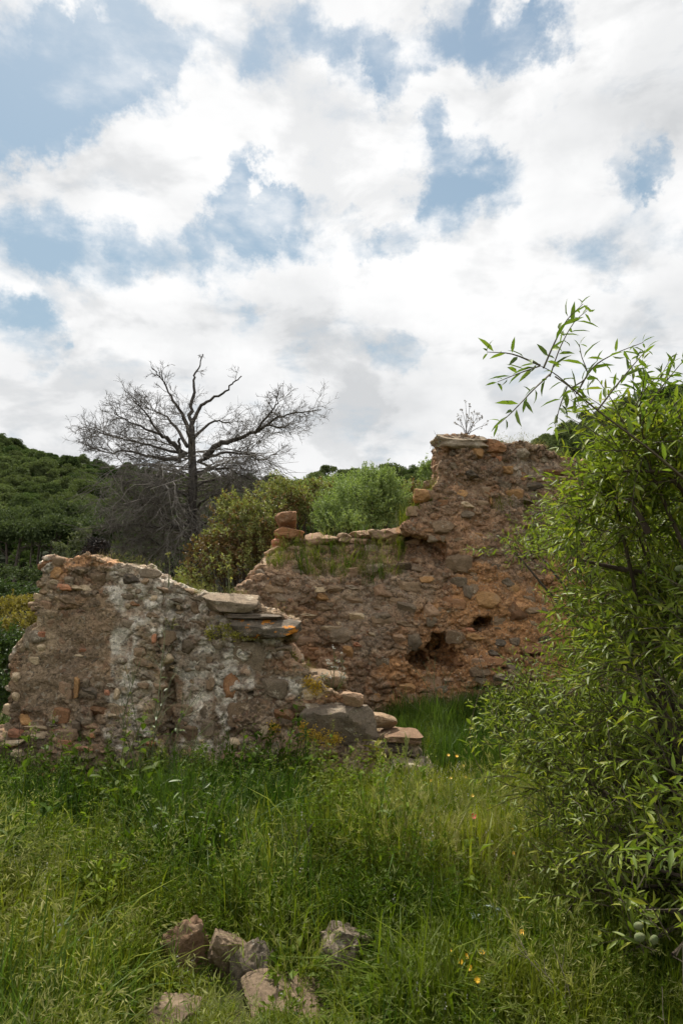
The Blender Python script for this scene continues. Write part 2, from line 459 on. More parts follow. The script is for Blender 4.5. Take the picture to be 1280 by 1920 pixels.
M['orangelichen'] = rock_mat('slab_with_orange_lichen', (0.075, 0.066, 0.055), (0.105, 0.092, 0.075), (0.05, 0.044, 0.037), .3, (0.22, 0.205, 0.175), orange=.10)
M['tan'] = rock_mat('tan_sandstone', (0.088, 0.068, 0.050), (0.106, 0.082, 0.060), (0.068, 0.053, 0.040), .1, (0.2, .19, .16))
M['block'] = rock_mat('weathered_grey_block', (0.082, 0.070, 0.058), (0.112, 0.096, 0.078), (0.060, 0.052, 0.044), .35, (0.20, 0.19, 0.16), bump=.9)
M['fieldbrown'] = rock_mat('earthy_brown_stone', (0.100, 0.066, 0.044), (0.120, 0.080, 0.054), (0.075, 0.052, 0.038), .1, (0.2, .19, .16))
M['soil'] = ground_mat()
M['deadbark'] = bark_mat('dead_grey_bark', (0.048, 0.041, 0.036), (0.095, 0.084, 0.074))
M['deadtwig'] = bark_mat('dead_twig', (0.085, 0.072, 0.060), (0.145, 0.128, 0.108))
M['deadtwig_low'] = bark_mat('pale_dead_twig', (0.13, 0.115, 0.098), (0.20, 0.18, 0.155))  # paler copy of the dead twig for the lower branches
M['bark'] = bark_mat('brown_bark', (0.05, 0.036, 0.026), (0.09, 0.07, 0.05))
M['pinebark'] = bark_mat('pine_bark', (0.13, 0.105, 0.085), (0.075, 0.058, 0.046))
M['almond_leaf'] = leaf_mat('almond_leaf', (0.105, 0.152, 0.022), (0.205, 0.250, 0.038), .38, .5, tipcol=(0.30, 0.31, 0.045), spec=.3)
M['almond_leaf_obj'] = leaf_mat('almond_leaf_single', (0.085, 0.140, 0.024), (0.150, 0.205, 0.036), .42, .5, island=False, spec=.3)
M['almond_twig'] = plain_mat('almond_twig', (0.075, 0.055, 0.03), (0.10, 0.085, 0.04), .7)
M['almond_fruit'] = plain_mat('almond_green_husk', (0.095, 0.125, 0.042), (0.125, 0.135, 0.055), .8, 60)
M['pine'] = leaf_mat('pine_needles', (0.085, 0.112, 0.045), (0.155, 0.185, 0.072), .2, .7, tint=True, spec=.15)  # needle colour greyed and lightened in place of distance haze
M['pine_near'] = leaf_mat('pine_needles_near', (0.055, 0.078, 0.034), (0.098, 0.124, 0.050), .18, .7, spec=.15)
M['bronze'] = leaf_mat('bronze_shrub_leaf', (0.15, 0.165, 0.05), (0.29, 0.30, 0.105), .28, .55, tipcol=(0.17, 0.10, 0.045))
M['bronze2'] = leaf_mat('rusty_shrub_leaf', (0.12, 0.07, 0.028), (0.19, 0.12, 0.045), .25, .55)
M['holm'] = leaf_mat('bright_shrub_leaf', (0.15, 0.21, 0.07), (0.27, 0.335, 0.12), .3, .55)
M['darkshrub'] = leaf_mat('dark_shrub_leaf', (0.038, 0.065, 0.016), (0.066, 0.105, 0.024), .25, .5)
M['yellowshrub'] = leaf_mat('yellow_green_shrub_leaf', (0.20, 0.165, 0.035), (0.27, 0.22, 0.055), .3, .6)
M['greyshrub'] = leaf_mat('grey_green_shrub_leaf', (0.095, 0.110, 0.055), (0.14, 0.155, 0.080), .25, .6)
M['blacktwig'] = plain_mat('blackish_dry_twig', (0.018, 0.015, 0.013), (0.03, 0.025, 0.02), .9)
M['g_green'] = leaf_mat('grass_blade', (0.125, 0.155, 0.016), (0.240, 0.250, 0.030), .40, .5, tint=True, spec=.1)
M['g_deep'] = leaf_mat('deep_green_blade', (0.058, 0.100, 0.018), (0.105, 0.150, 0.028), .38, .5, tint=True, spec=.1)
M['g_pale'] = leaf_mat('seed_head', (0.22, 0.225, 0.075), (0.33, 0.315, 0.12), .35, .6, tint=True, spec=.1)
M['g_straw'] = leaf_mat('dry_straw', (0.27, 0.21, 0.11), (0.34, 0.27, 0.15), .25, .6, tint=True)
M['g_broad'] = leaf_mat('broad_weed_leaf', (0.085, 0.135, 0.016), (0.175, 0.215, 0.028), .40, .5, tint=True, spec=.1)
M['w_stem'] = leaf_mat('weed_stem', (0.11, 0.125, 0.05), (0.16, 0.165, 0.075), .15, .6)
M['w_dark'] = plain_mat('dark_dry_stem', (0.045, 0.032, 0.024), (0.07, 0.052, 0.04), .8)
M['w_dry'] = plain_mat('pale_dry_stem', (0.30, 0.25, 0.18), (0.22, 0.185, 0.13), .8)
M['w_leaf'] = leaf_mat('weed_leaf', (0.060, 0.105, 0.020), (0.105, 0.155, 0.030), .35, .45)
M['thistle'] = leaf_mat('pale_thistle_leaf', (0.16, 0.21, 0.16), (0.24, 0.29, 0.24), .2, .6)
M['sedum'] = leaf_mat('yellow_stonecrop', (0.46, 0.30, 0.03), (0.60, 0.40, 0.05), .2, .6)
M['sedum_g'] = leaf_mat('green_stonecrop', (0.22, 0.22, 0.035), (0.34, 0.30, 0.05), .2, .6)
M['petal_y'] = plain_mat('yellow_petal', (0.80, 0.52, 0.03), (0.85, 0.42, 0.02), .5, trans=.2)
M['petal_r'] = plain_mat('poppy_petal', (0.60, 0.035, 0.015), (0.66, 0.06, 0.02), .5, trans=.3)
M['petal_w'] = plain_mat('white_floret', (0.55, 0.53, 0.46), (0.45, 0.44, 0.36), .6, trans=.2)

# ------------------------------------------------------------------ ground and hills
SKYLINE = [(-500, 800), (-200, 805), (0, 826), (60, 838), (170, 862), (300, 884), (480, 900), (560, 907), (620, 897), (700, 890), (760, 887),
           (810, 868), (900, 845), (1000, 828), (1100, 786), (1200, 745), (1280, 720), (1500, 690), (1900, 680)]
RIDGE_Y = 215.0
_rx = np.array([P(a, c, RIDGE_Y)[0] for a, c in SKYLINE]); _rz = np.array([P(a, c, RIDGE_Y)[2] - 6.0 for a, c in SKYLINE])


def ground_z(x, y):
    x = np.asarray(x, dtype=float); y = np.asarray(y, dtype=float)
    z = 0.42 * sstep(y, 6.8, 9.6) * sstep(x, -0.2, 0.9)                      # bank up to the rear wall
    z = z + 0.08 * sstep(x, 1.2, 3.0) * sstep(y, 2, 6)
    z = z - 0.10 * sstep(x, -0.5, -3.5) * sstep(y, 4, 7)
    z = z + 0.5 * sstep(y, 9, 16) * (1 - sstep(y, 6.8, 9.6) * sstep(x, -0.2, 0.9)) + 0.3 * sstep(y, 9.6, 16) * sstep(x, -.2, .9)
    p = np.stack([x, y, np.zeros_like(x)], -1)
    z = z + 0.035 * fbm(p, .9, 3, 3) * sstep(y, -1, 1) * (1 - sstep(y, 20, 30))
    zr = np.interp(x * np.clip(RIDGE_Y / np.maximum(y, 60.), 1, 1.6), _rx, _rz)
    s = np.clip((y - 38) / (RIDGE_Y - 38), 0, 1)
    back = 1 - .55 * sstep(y, RIDGE_Y + 10, RIDGE_Y + 300)
    z = z + zr * s ** 1.3 * back
    z = z + 2.2 * fbm(p, .022, 3, 9) * sstep(y, 45, 90)
    return z


def build_ground():
    def axis(lo, hi, fine0, fine1, st):
        c = list(np.arange(fine0, fine1 + 1e-6, st)); v, s = fine1, st
        while v < hi: s *= 1.22; v += min(s, 9.0); c.append(v)
        v, s = fine0, st
        while v > lo: s *= 1.22; v -= min(s, 9.0); c.insert(0, v)
        return np.array(c)
    xs = axis(-420, 420, -5, 5, .1); ys = axis(-60, 700, 0, 12, .1)
    X, Y = np.meshgrid(xs, ys, indexing='ij'); Z = ground_z(X, Y)
    V = np.stack([X, Y, Z], -1).reshape(-1, 3); nx, ny = len(xs), len(ys)
    i = np.arange(nx - 1)[:, None] * ny + np.arange(ny - 1)[None]
    F = np.stack([i, i + ny, i + ny + 1, i + 1], -1).reshape(-1, 4)
    tag(obj('ground', mesh_np('ground', V, F, True), M['soil']), 'uneven meadow ground running back to wooded hills', 'ground', None, 'structure')


build_ground()


def gz(x, y): return float(ground_z(np.array([x]), np.array([y]))[0])


# ------------------------------------------------------------------ instancing of stuff (geometry nodes on a cloud of points)
def stuff_instances(name, pts, rotz, scale, idx, tint, templates, label, cat, tilt=None):
    coll = bpy.data.collections.new(name + '_kinds')
    for k, t in enumerate(templates):
        o = bpy.data.objects.new('%s_kind_%02d' % (name, k), t); coll.objects.link(o)
    n = len(pts)
    me = bpy.data.meshes.new(name); me.vertices.add(n); me.vertices.foreach_set('co', np.asarray(pts, dtype=np.float32).ravel())
    rot = np.zeros((n, 3), dtype=np.float32); rot[:, 2] = rotz
    if tilt is not None: rot[:, :2] = tilt
    a = me.attributes.new('rot', 'FLOAT_VECTOR', 'POINT'); a.data.foreach_set('vector', rot.ravel())
    a = me.attributes.new('size', 'FLOAT_VECTOR', 'POINT')
    sc = np.asarray(scale, dtype=np.float32)
    if sc.ndim == 1: sc = np.repeat(sc[:, None], 3, 1)
    a.data.foreach_set('vector', np.ascontiguousarray(sc).ravel())
    a = me.attributes.new('which', 'INT', 'POINT'); a.data.foreach_set('value', np.asarray(idx, dtype=np.int32))
    a = me.attributes.new('tint', 'FLOAT', 'POINT'); a.data.foreach_set('value', np.asarray(tint, dtype=np.float32))
    o = bpy.data.objects.new(name, me); COL.objects.link(o)
    g = bpy.data.node_groups.new(name, 'GeometryNodeTree')
    g.interface.new_socket('Geometry', in_out='INPUT', socket_type='NodeSocketGeometry')
    g.interface.new_socket('Geometry', in_out='OUTPUT', socket_type='NodeSocketGeometry')
    gi = g.nodes.new('NodeGroupInput'); go = g.nodes.new('NodeGroupOutput')
    ip = g.nodes.new('GeometryNodeInstanceOnPoints'); ci = g.nodes.new('GeometryNodeCollectionInfo')
    ci.inputs['Collection'].default_value = coll; ci.inputs['Separate Children'].default_value = True; ci.inputs['Reset Children'].default_value = True
    def na(nm, ty):
        nd = g.nodes.new('GeometryNodeInputNamedAttribute'); nd.data_type = ty; nd.inputs['Name'].default_value = nm
        return [s for s in nd.outputs if s.enabled and s.name == 'Attribute'][0]
    L = g.links.new
    L(gi.outputs[0], ip.inputs['Points']); L(ci.outputs[0], ip.inputs['Instance']); ip.inputs['Pick Instance'].default_value = True
    L(na('which', 'INT'), ip.inputs['Instance Index']); L(na('rot', 'FLOAT_VECTOR'), ip.inputs['Rotation']); L(na('size', 'FLOAT_VECTOR'), ip.inputs['Scale'])
    L(ip.outputs[0], go.inputs[0])
    md = o.modifiers.new('scatter', 'NODES'); md.node_group = g
    tag(o, label, cat, None, 'stuff')
    return o


# ------------------------------------------------------------------ pines
def pine_crown(rng, n_lobes, per, rx, rz, leaf, flat=.85):
    """crown of a pine round the origin: lobes of needle tufts with gaps between them"""
    Vs, Fs, n0 = [], [], 0
    for k in range(n_lobes):
        d = unit(rng.normal(size=3)); d[2] = abs(d[2]) * 1.1 - .3
        c = d * np.array([rx, rx, rz]) * rng.uniform(.45, .85); r = rng.uniform(.18, .40) * rx
        q = rnd_unit(per, rng); q[:, 2] = np.where(q[:, 2] < -.35, -q[:, 2], q[:, 2])
        pt = c + q * np.array([r, r, r * flat]) * rng.uniform(.75, 1.08, (per, 1))
        D = unit(q + np.array([0, 0, .7]) + rng.normal(size=(per, 3)) * .8)
        V, F = leaves4(pt, D, unit(q + rng.normal(size=(per, 3)) * .5), rng.uniform(.7, 1.3, per) * leaf, rng.uniform(.55, .9, per) * leaf)
        Vs.append(V); Fs.append(F + n0); n0 += len(V)
    return np.concatenate(Vs), np.concatenate(Fs)


def build_forest():
    rng = np.random.default_rng(21)
    T = []
    for k in range(7):
        mb = MB()
        rx = rng.uniform(2.4, 3.0); rz = rng.uniform(1.9, 3.1)
        V, F = pine_crown(rng, 26, 84, rx, rz, .33); V[:, 2] += 5.6; mb.add(V, F, 0)
        bend = rng.normal(size=2) * .4
        tube(mb, [(0, 0, -1), (bend[0], bend[1], 3), (0, 0, 6.2)], [.17, .13, .07], 5, 1)
        me = mb.mesh('pine_kind'); me.materials.append(M['pine']); me.materials.append(M['pinebark']); T.append(me)
    pts = []
    for y in np.arange(74, 255, 2.8):
        half = .5 * y * 1.25 + 14
        xs = np.arange(-half, half, 3.1); xs = xs + rng.uniform(-1.5, 1.5, len(xs)); yy = y + rng.uniform(-1.5, 1.5, len(xs))
        pts.append(np.stack([xs, yy], 1))
    pts = np.concatenate(pts); n = len(pts)
    z = ground_z(pts[:, 0], pts[:, 1]); P3 = np.column_stack([pts, z])
    patch = fbm(np.column_stack([pts, np.zeros(n)]), .03, 2, 5)
    sc = np.clip(rng.normal(.70, .18, n), .32, 1.3)
    tint = np.clip(.30 + .6 * patch + rng.normal(size=n) * .38, 0, 1)
    stuff_instances('pine_forest', P3, rng.uniform(0, 6.28, n), np.column_stack([sc * rng.uniform(.9, 1.2, n), sc, sc * rng.uniform(.8, 1.1, n)]),
                    rng.integers(0, 7, n), tint, T, 'dense green pine wood covering the hills behind the ruin', 'forest')
    # the front row whose trunks can be told apart
    rng = np.random.default_rng(5)
    row = [(12, 66, 9.4), (40, 63, 8.8), (78, 70, 10.0), (108, 64, 9.0), (140, 72, 10.2), (172, 66, 8.6), (205, 71, 9.6), (250, 66, 9.0), (300, 72, 9.8),
           (350, 67, 9.0), (405, 72, 9.4), (455, 68, 8.8), (-30, 70, 9.6)]
    names = ['leftmost of the front pines with bare pale trunk', 'pine with slender twin pale trunks at the left wood edge', 'tall broad-crowned pine at left with bare trunk',
             'pine with thin leaning pale trunk behind the left pier', 'tall pine rising behind the black dry bush', 'pine just left of the bare dead tree',
             'pine behind the left branches of the dead tree', 'second pine behind the left branches of the dead tree', 'pine right behind the dead tree on its left side',
             'pine directly behind the trunk of the dead tree', 'pine behind the right branches of the dead tree', 'rightmost pine of the row behind the dead tree',
             'pine cut off by the left picture edge']
    for i, (px, Y, h) in enumerate(row):
        x = P(px, 1000, Y)[0]; z = gz(x, Y)
        t = empty('pine_tree', (x, Y, z), label=names[i], cat='pine tree', group='front row of pines at the foot of the wood')
        rx = rng.uniform(2.6, 3.3)
        V, F = pine_crown(rng, 36, 150, rx, rng.uniform(1.7, 2.3), .23)
        V = V + np.array([x, Y, z + h - 2.4])
        obj('crown', mesh_np('pine_crown', V, F), M['pine_near'], t)
        mb = MB(); ln = rng.normal() * .7
        base = np.array([x, Y, z - .5])
        pth = smooth_path([base, base + (ln * .4, 0, h * .35), base + (ln * .1, 0, h * .7), base + (0, 0, h - .6)])
        tube(mb, pth, np.linspace(.17, .06, len(pth)), 6)
        if i in (1, 3):
            pth = smooth_path([base + (.35, .1, 0), base + (.9, .2, h * .4), base + (1.0, .2, h * .8)]); tube(mb, pth, np.linspace(.11, .05, len(pth)), 5)
        obj('trunk', mb.mesh('pine_trunk', True), M['pinebark'], t)
        mb = MB()
        for q in range(9):
            s0 = base + np.array([0, 0, h * rng.uniform(.5, .85)]); d = unit(np.array([rng.normal(), rng.normal(), .6]))
            tube(mb, [s0, s0 + d * .9, s0 + d * 1.9 + (0, 0, .3)], [.05, .035, .015], 4)
        obj('limb', mb.mesh('pine_limb'), M['pinebark'], t)


build_forest()


# ------------------------------------------------------------------ shrubs
def shrub(name, label, lobes, mat, leaf, shoots, per, seed, base, mat2=None, frac2=0.0, group=None, up=.75, cat='shrub', tuft=.15):
    """lobes: list of (centre, (rx,ry,rz)); shoots on the lobes carry the leaves"""
    rng = np.random.default_rng(seed)
    t = empty(name, base, label=label, cat=cat, group=group)
    VA = [MB(), MB()]
    vol = np.array([a[1][0] * a[1][2] for a in lobes]); vol = vol / vol.sum()
    for (c, r), w in zip(lobes, vol):
        ns = max(8, int(shoots * w)); c = np.asarray(c); r = np.asarray(r)
        q = rnd_unit(ns, rng); q[:, 2] = np.where(q[:, 2] < -.5, -q[:, 2], q[:, 2])
        rad = (1 + .38 * fbm(q * 2.4 + c, 1.2, 3, seed)) * np.where(rng.random(ns) < .66, rng.uniform(.88, 1.1, ns), np.where(rng.random(ns) < .22, rng.uniform(1.1, 1.32, ns), rng.uniform(.45, .9, ns)))
        tip = c + q * r * rad[:, None]
        ax = unit(q + np.array([0, 0, up]) + rng.normal(size=(ns, 3)) * .35)
        second = (vn(tip, 1.6, seed + 2) + .35 * rng.normal(size=ns)) > (1 - 2 * frac2) if mat2 else np.zeros(ns, bool)
        for s in (0, 1):
            k = np.where(second == bool(s))[0]
            if len(k) == 0: continue
            A = np.repeat(ax[k], per, 0); T0 = np.repeat(tip[k], per, 0); n = len(A)
            tt = rng.uniform(0, 1, n)[:, None]
            d = unit(A * .8 + rng.normal(size=(n, 3)) * .75)
            V, F = leaves4(T0 - A * tuft * tt + d * .01, d, unit(A + rng.normal(size=(n, 3)) * .6), rng.uniform(.7, 1.25, n) * leaf, rng.uniform(.42, .62, n) * leaf)
            VA[s].add(V, F)
    obj('foliage', VA[0].mesh('shrub_foliage'), mat, t)
    if VA[1].n: obj('foliage', VA[1].mesh('shrub_foliage'), mat2, t)
    mb = MB(); b0 = np.asarray(base, dtype=float)
    for (c, r) in lobes:
        c = np.asarray(c)
        for k in range(4):
            e = c + rnd_unit(1, rng)[0] * np.asarray(r) * .6
            pth = smooth_path([b0 + rng.normal(size=3) * .05 - (0, 0, .1), b0 * .55 + e * .45 + rng.normal(size=3) * .08, e], 3)
            tube(mb, pth, np.linspace(.035, .008, len(pth)), 4)
    obj('stems', mb.mesh('shrub_stems'), M['bark'], t)
    return t


def lob(px, py, Y, rpx, rpz=None, ry=None):
    k = Y / FPX; rx = rpx * k; rz = (rpz or rpx) * k
    return (P(px, py, Y), (rx, ry or rx, rz))


def gbase(px, Y):
    x = P(px, 1100, Y)[0]; return (x, Y, gz(x, Y))


def build_shrubs():
    shrub('evergreen_shrub', 'wide olive and bronze shrub behind the gap between the two ruined walls',
          [lob(470, 985, 12.0, 70, 62), lob(410, 1035, 11.8, 55, 52), lob(530, 935, 12.4, 48, 40), lob(560, 960, 12.3, 40, 45), lob(455, 1060, 11.6, 62, 45),
           lob(365, 1085, 11.4, 38, 30), lob(500, 1010, 11.7, 50, 55), lob(430, 960, 12.3, 36, 30), lob(590, 925, 12.8, 32, 28)],
          M['bronze'], .055, 2300, 11, 31, gbase(470, 12.0), M['bronze2'], .40)
    shrub('evergreen_shrub', 'rounded bright green shrub just above the sloping stone coping',
          [lob(670, 950, 12.2, 62, 50), lob(720, 930, 12.5, 44, 46), lob(620, 965, 12.0, 36, 30), lob(690, 905, 12.6, 40, 30), lob(740, 960, 12.3, 28, 32),
           lob(655, 985, 11.8, 60, 26)],
          M['holm'], .040, 2700, 12, 32, gbase(670, 12.2))
    shrub('evergreen_shrub', 'pale green shrub between the bronze shrub and the bright round one',
          [lob(590, 925, 14.5, 42, 26), lob(635, 915, 14.8, 36, 24), lob(560, 930, 14.4, 30, 22)], M['holm'], .05, 600, 10, 33, gbase(600, 14.5))
    shrub('small_shrub', 'small brownish shrub touching the left edge of the tall wall',
          [lob(772, 925, 13.0, 20, 22), lob(780, 950, 12.6, 18, 22)], M['bronze2'], .05, 260, 9, 34, gbase(775, 13.0), M['bronze'], .4)
    shrub('small_shrub', 'small light green shrub peeping behind the tall wall',
          [lob(800, 890, 14.0, 18, 26), lob(795, 925, 13.6, 14, 20)], M['holm'], .05, 240, 9, 35, gbase(800, 14.0))
    shrub('low_shrub', 'yellowish low shrub left of the front pier',
          [lob(8, 1140, 15, 26, 22), lob(44, 1135, 15.5, 26, 20), lob(18, 1175, 14.5, 34, 22), lob(60, 1165, 15, 20, 20), lob(-30, 1160, 15, 34, 34)],
          M['yellowshrub'], .06, 700, 10, 36, gbase(20, 15))
    shrub('low_shrub', 'deep green shrub above the yellowish one at the left edge',
          [lob(40, 1115, 19, 34, 18), lob(0, 1108, 19, 26, 18), lob(75, 1130, 19.5, 22, 18)], M['darkshrub'], .07, 500, 10, 37, gbase(40, 19))
    shrub('undergrowth_shrub', 'dark tangle of undergrowth hugging the left side of the front pier',
          [lob(-5, 1240, 10.5, 34, 50), lob(10, 1310, 10, 30, 40), lob(-40, 1280, 10, 40, 60), lob(30, 1215, 11, 24, 30)], M['darkshrub'], .06, 800, 10, 38, gbase(-5, 10.3))
    shrub('undergrowth_shrub', 'grey-green young shrub in front of the pines, left of the dry black bush',
          [lob(112, 1040, 38, 14, 22), lob(108, 1060, 38, 18, 18)], M['greyshrub'], .14, 220, 9, 39, gbase(110, 38))
    shrub('undergrowth_shrub', 'grey-green young tree behind the black dry bush',
          [lob(155, 1018, 40, 20, 28), lob(142, 1050, 40, 24, 26), lob(168, 1048, 40, 20, 24)], M['greyshrub'], .15, 360, 9, 40, gbase(155, 40))
    shrub('undergrowth_shrub', 'dark understorey below the pines at the left edge',
          [lob(20, 1085, 45, 50, 24), lob(90, 1080, 46, 46, 24), lob(-50, 1080, 45, 50, 30), lob(150, 1085, 46, 40, 24)], M['pine_near'], .2, 700, 9, 41, gbase(40, 45))
    shrub('undergrowth_shrub', 'dark scrub seen through the twigs under the dead tree',
          [lob(240, 1060, 30, 60, 36), lob(330, 1050, 30, 60, 40), lob(400, 1060, 30, 50, 40), lob(280, 1020, 32, 40, 30), lob(380, 1010, 32, 40, 34)],
          M['pine_near'], .13, 900, 9, 42, gbase(320, 30))
    # dry black bush on the pier
    rng = np.random.default_rng(44)
    c = P(182, 1030, 8.1); t = empty('dry_bush', tuple(P(184, 1052, 8.1)), label='small blackish dry bush standing behind the top of the front pier', cat='bush')
    mb = MB()
    for k in range(420):
        d = unit(rng.normal(size=3) + (0, 0, .25)); e = c + d * np.array([.155, .14, .13]) * rng.uniform(.55, 1.05)
        m2 = unit(rng.normal(size=3)) * .06
        tube(mb, [e, e + m2 * .6 + rng.normal(size=3) * .01, e + m2], [.006, .005, .003], 3)
    for k in range(30):
        d = unit(rng.normal(size=3) + (0, 0, .4)); tube(mb, [P(184, 1056, 8.1), c + d * .05, c + d * .15], [.008, .006, .003], 3)
    obj('twigs', mb.mesh('dry_bush_twigs'), M['blacktwig'], t)
    V, F = leaves4(c + rnd_unit(500, rng) * np.array([.13, .12, .11]) * rng.uniform(.3, 1, (500, 1)), rnd_unit(500, rng), rnd_unit(500, rng), .045, .025)
    obj('dry_leaves', mesh_np('dry_leaves', V, F), M['blacktwig'], t)


build_shrubs()


# ------------------------------------------------------------------ dead tree
def build_dead_tree():
    rng = np.random.default_rng(3)
    Y0 = 15.0
    base = P(362, 1085, Y0); base[2] = gz(base[0], Y0) - .1
    t = empty('dead_tree', tuple(base), label='bare grey dead tree with spreading twiggy crown behind the ruin', cat='dead tree')
    def L(lst, dy0, dy1):
        n = len(lst); return smooth_path([P(a, c, Y0 + dy0 + (dy1 - dy0) * i / (n - 1)) for i, (a, c) in enumerate(lst)], 4)
    mb = MB()
    tr = smooth_path([base, P(366, 1030, Y0), P(359, 970, Y0), P(362, 905, Y0), P(360, 850, Y0), P(359, 800, Y0)], 4)
    tube(mb, tr, np.linspace(.135, .075, len(tr)), 9); obj('trunk', mb.mesh('dead_trunk', True), M['deadbark'], t)
    limbs = [  # photo path, depth from - to, base radius, tip radius, twigginess
        ([(359, 800), (357, 770), (363, 735), (365, 708), (373, 690), (381, 664)], 0, .1, .062, .012, .25),
        ([(361, 795), (372, 768), (395, 750), (422, 733), (438, 718), (453, 705)], 0, -.5, .055, .012, .12),
        ([(358, 815), (340, 775), (320, 742), (305, 714), (285, 691)], 0, -.3, .055, .010, .5),
        ([(313, 727), (306, 712), (302, 693)], -.2, -.25, .022, .008, .3),
        ([(384, 856), (410, 833), (442, 824), (480, 808), (512, 788), (552, 775), (602, 768)], 0, -.9, .085, .010, 1.7),
        ([(480, 808), (505, 775), (520, 755), (512, 738)], -.5, -1.2, .035, .006, 1.4),
        ([(500, 797), (530, 800), (565, 790)], -.6, .2, .03, .006, 1.3),
        ([(346, 855), (318, 826), (292, 812), (255, 796), (214, 775)], 0, -.9, .075, .010, 1.5),
        ([(300, 815), (280, 785), (262, 762), (250, 748)], -.3, -1.0, .035, .007, 1.4),
        ([(338, 862), (285, 858), (240, 846), (200, 848), (160, 832)], 0, .8, .06, .008, 1.6),
        ([(350, 850), (310, 845), (250, 825), (190, 812), (158, 800)], 0, 1.1, .05, .008, 1.6),
        ([(352, 838), (322, 790), (295, 772), (262, 760)], 0, .9, .05, .008, 1.2),
        ([(364, 820), (400, 790), (425, 792), (455, 790)], 0, 1.0, .045, .007, .8),
        ([(372, 865), (415, 850), (455, 850), (495, 862), (520, 850)], 0, .9, .05, .008, 1.5),
        ([(370, 885), (420, 878), (452, 890), (492, 905)], 0, -.9, .045, .008, 1.6),
        ([(362, 840), (350, 800), (340, 775), (334, 752)], 0, -1.2, .05, .008, .8),
        ([(338, 868), (335, 845), (337, 822)], -.1, -.3, .05, .03, .3),
        ([(355, 1010), (322, 985), (306, 962), (296, 946), (268, 930)], 0, -1.0, .05, .008, 1.5),
        ([(364, 960), (384, 938), (418, 925), (455, 922)], 0, -1.0, .045, .008, 1.5),
        ([(355, 930), (310, 915), (262, 900), (225, 905)], 0, -.7, .045, .008, 1.6),
        ([(355, 985), (300, 990), (250, 985), (190, 990)], 0, -.9, .04, .006, 1.6),
        ([(364, 1000), (400, 975), (440, 970), (470, 965)], 0, -.6, .04, .006, 1.5),
        ([(358, 1030), (320, 1030), (270, 1010), (225, 1020)], 0, -.9, .035, .006, 1.6),
        ([(360, 900), (320, 882), (262, 872), (215, 885)], 0, .9, .04, .006, 1.5),
        ([(361, 915), (405, 900), (445, 912), (478, 930)], 0, .9, .04, .006, 1.5),
        ([(358, 950), (312, 948), (250, 940), (205, 960)], 0, .8, .04, .006, 1.5),
    ]
    tw = MB()

    def grow(p0, d, ln, r, depth, up):
        nonlocal tw
        n = 4 if depth > 0 else 3
        pts = [p0]; dd = d
        for k in range(n):
            dd = unit(dd + rng.normal(size=3) * .17 + np.array([0, 0, up])); pts.append(pts[-1] + dd * ln / n)
        pts = np.array(pts)
        tube(tw, pts, np.linspace(r, r * .45, len(pts)), 4 if depth > 1 else 3)
        if depth > 0:
            m = int(rng.integers(4, 7))
            for q in range(m):
                s = rng.uniform(.2, 1.0); i = min(int(s * n), n - 1); f = s * n - i
                o = pts[i] * (1 - f) + pts[i + 1] * f
                ax = unit(pts[i + 1] - pts[i]); side = unit(np.cross(ax, rnd_unit(1, rng)[0]))
                grow(o, unit(ax * .7 + side * rng.uniform(.5, .95)), ln * rng.uniform(.38, .62), max(r * .55, .0035), depth - 1, up)

    for li, (lst, d0, d1, r0, r1, tk) in enumerate(limbs):
        pth = L(lst, d0, d1)
        pth[1:-1] += rng.normal(size=(len(pth) - 2, 3)) * .015
        mb = MB(); tube(mb, pth, r1 + (r0 * .9 - r1) * np.linspace(1, 0, len(pth)) ** 1.4, 6); obj('limb', mb.mesh('dead_limb', True), M['deadbark'], t)
        seg = np.linalg.norm(np.diff(pth, axis=0), axis=1); tot = seg.sum()
        low = lst[0][1] > 875
        for k in range(int(tot * 9.0 * tk)):
            sf = rng.uniform(.22, .97); s = sf * (len(pth) - 1); i = min(int(s), len(pth) - 2); f = s - i
            o = pth[i] * (1 - f) + pth[i + 1] * f; ax = unit(pth[i + 1] - pth[i])
            side = unit(np.cross(ax, rnd_unit(1, rng)[0]))
            grow(o, unit(ax * .75 + side * rng.uniform(.5, 1.0)), rng.uniform(.35, .8) * (1.15 - .55 * sf) * (.62 if lst[-1][1] < 745 else 1.0), .007, 2, -.05 if low else .015)
    # lower skirt of dead hanging branches all round the trunk
    up_tw = tw; tw = MB()
    for k in range(84):
        s = rng.uniform(.20, .82) * (len(tr) - 1); i = min(int(s), len(tr) - 2); o = tr[i] + (tr[i + 1] - tr[i]) * (s - i)
        a = rng.uniform(0, 6.28); d = unit(np.array([math.cos(a), math.sin(a), rng.uniform(-.25, .35)]))
        grow(o, d, rng.uniform(1.0, 2.1), .019, 3 if k % 2 else 2, -.09)
    o = obj('twigs', up_tw.mesh('dead_twigs'), M['deadtwig'], t); o['kind'] = 'stuff'
    o = obj('lower_twigs', tw.mesh('dead_lower_twigs'), M['deadtwig_low'], t); o['kind'] = 'stuff'; o['label'] = 'paler grey tangle of hanging dead twigs'


build_dead_tree()


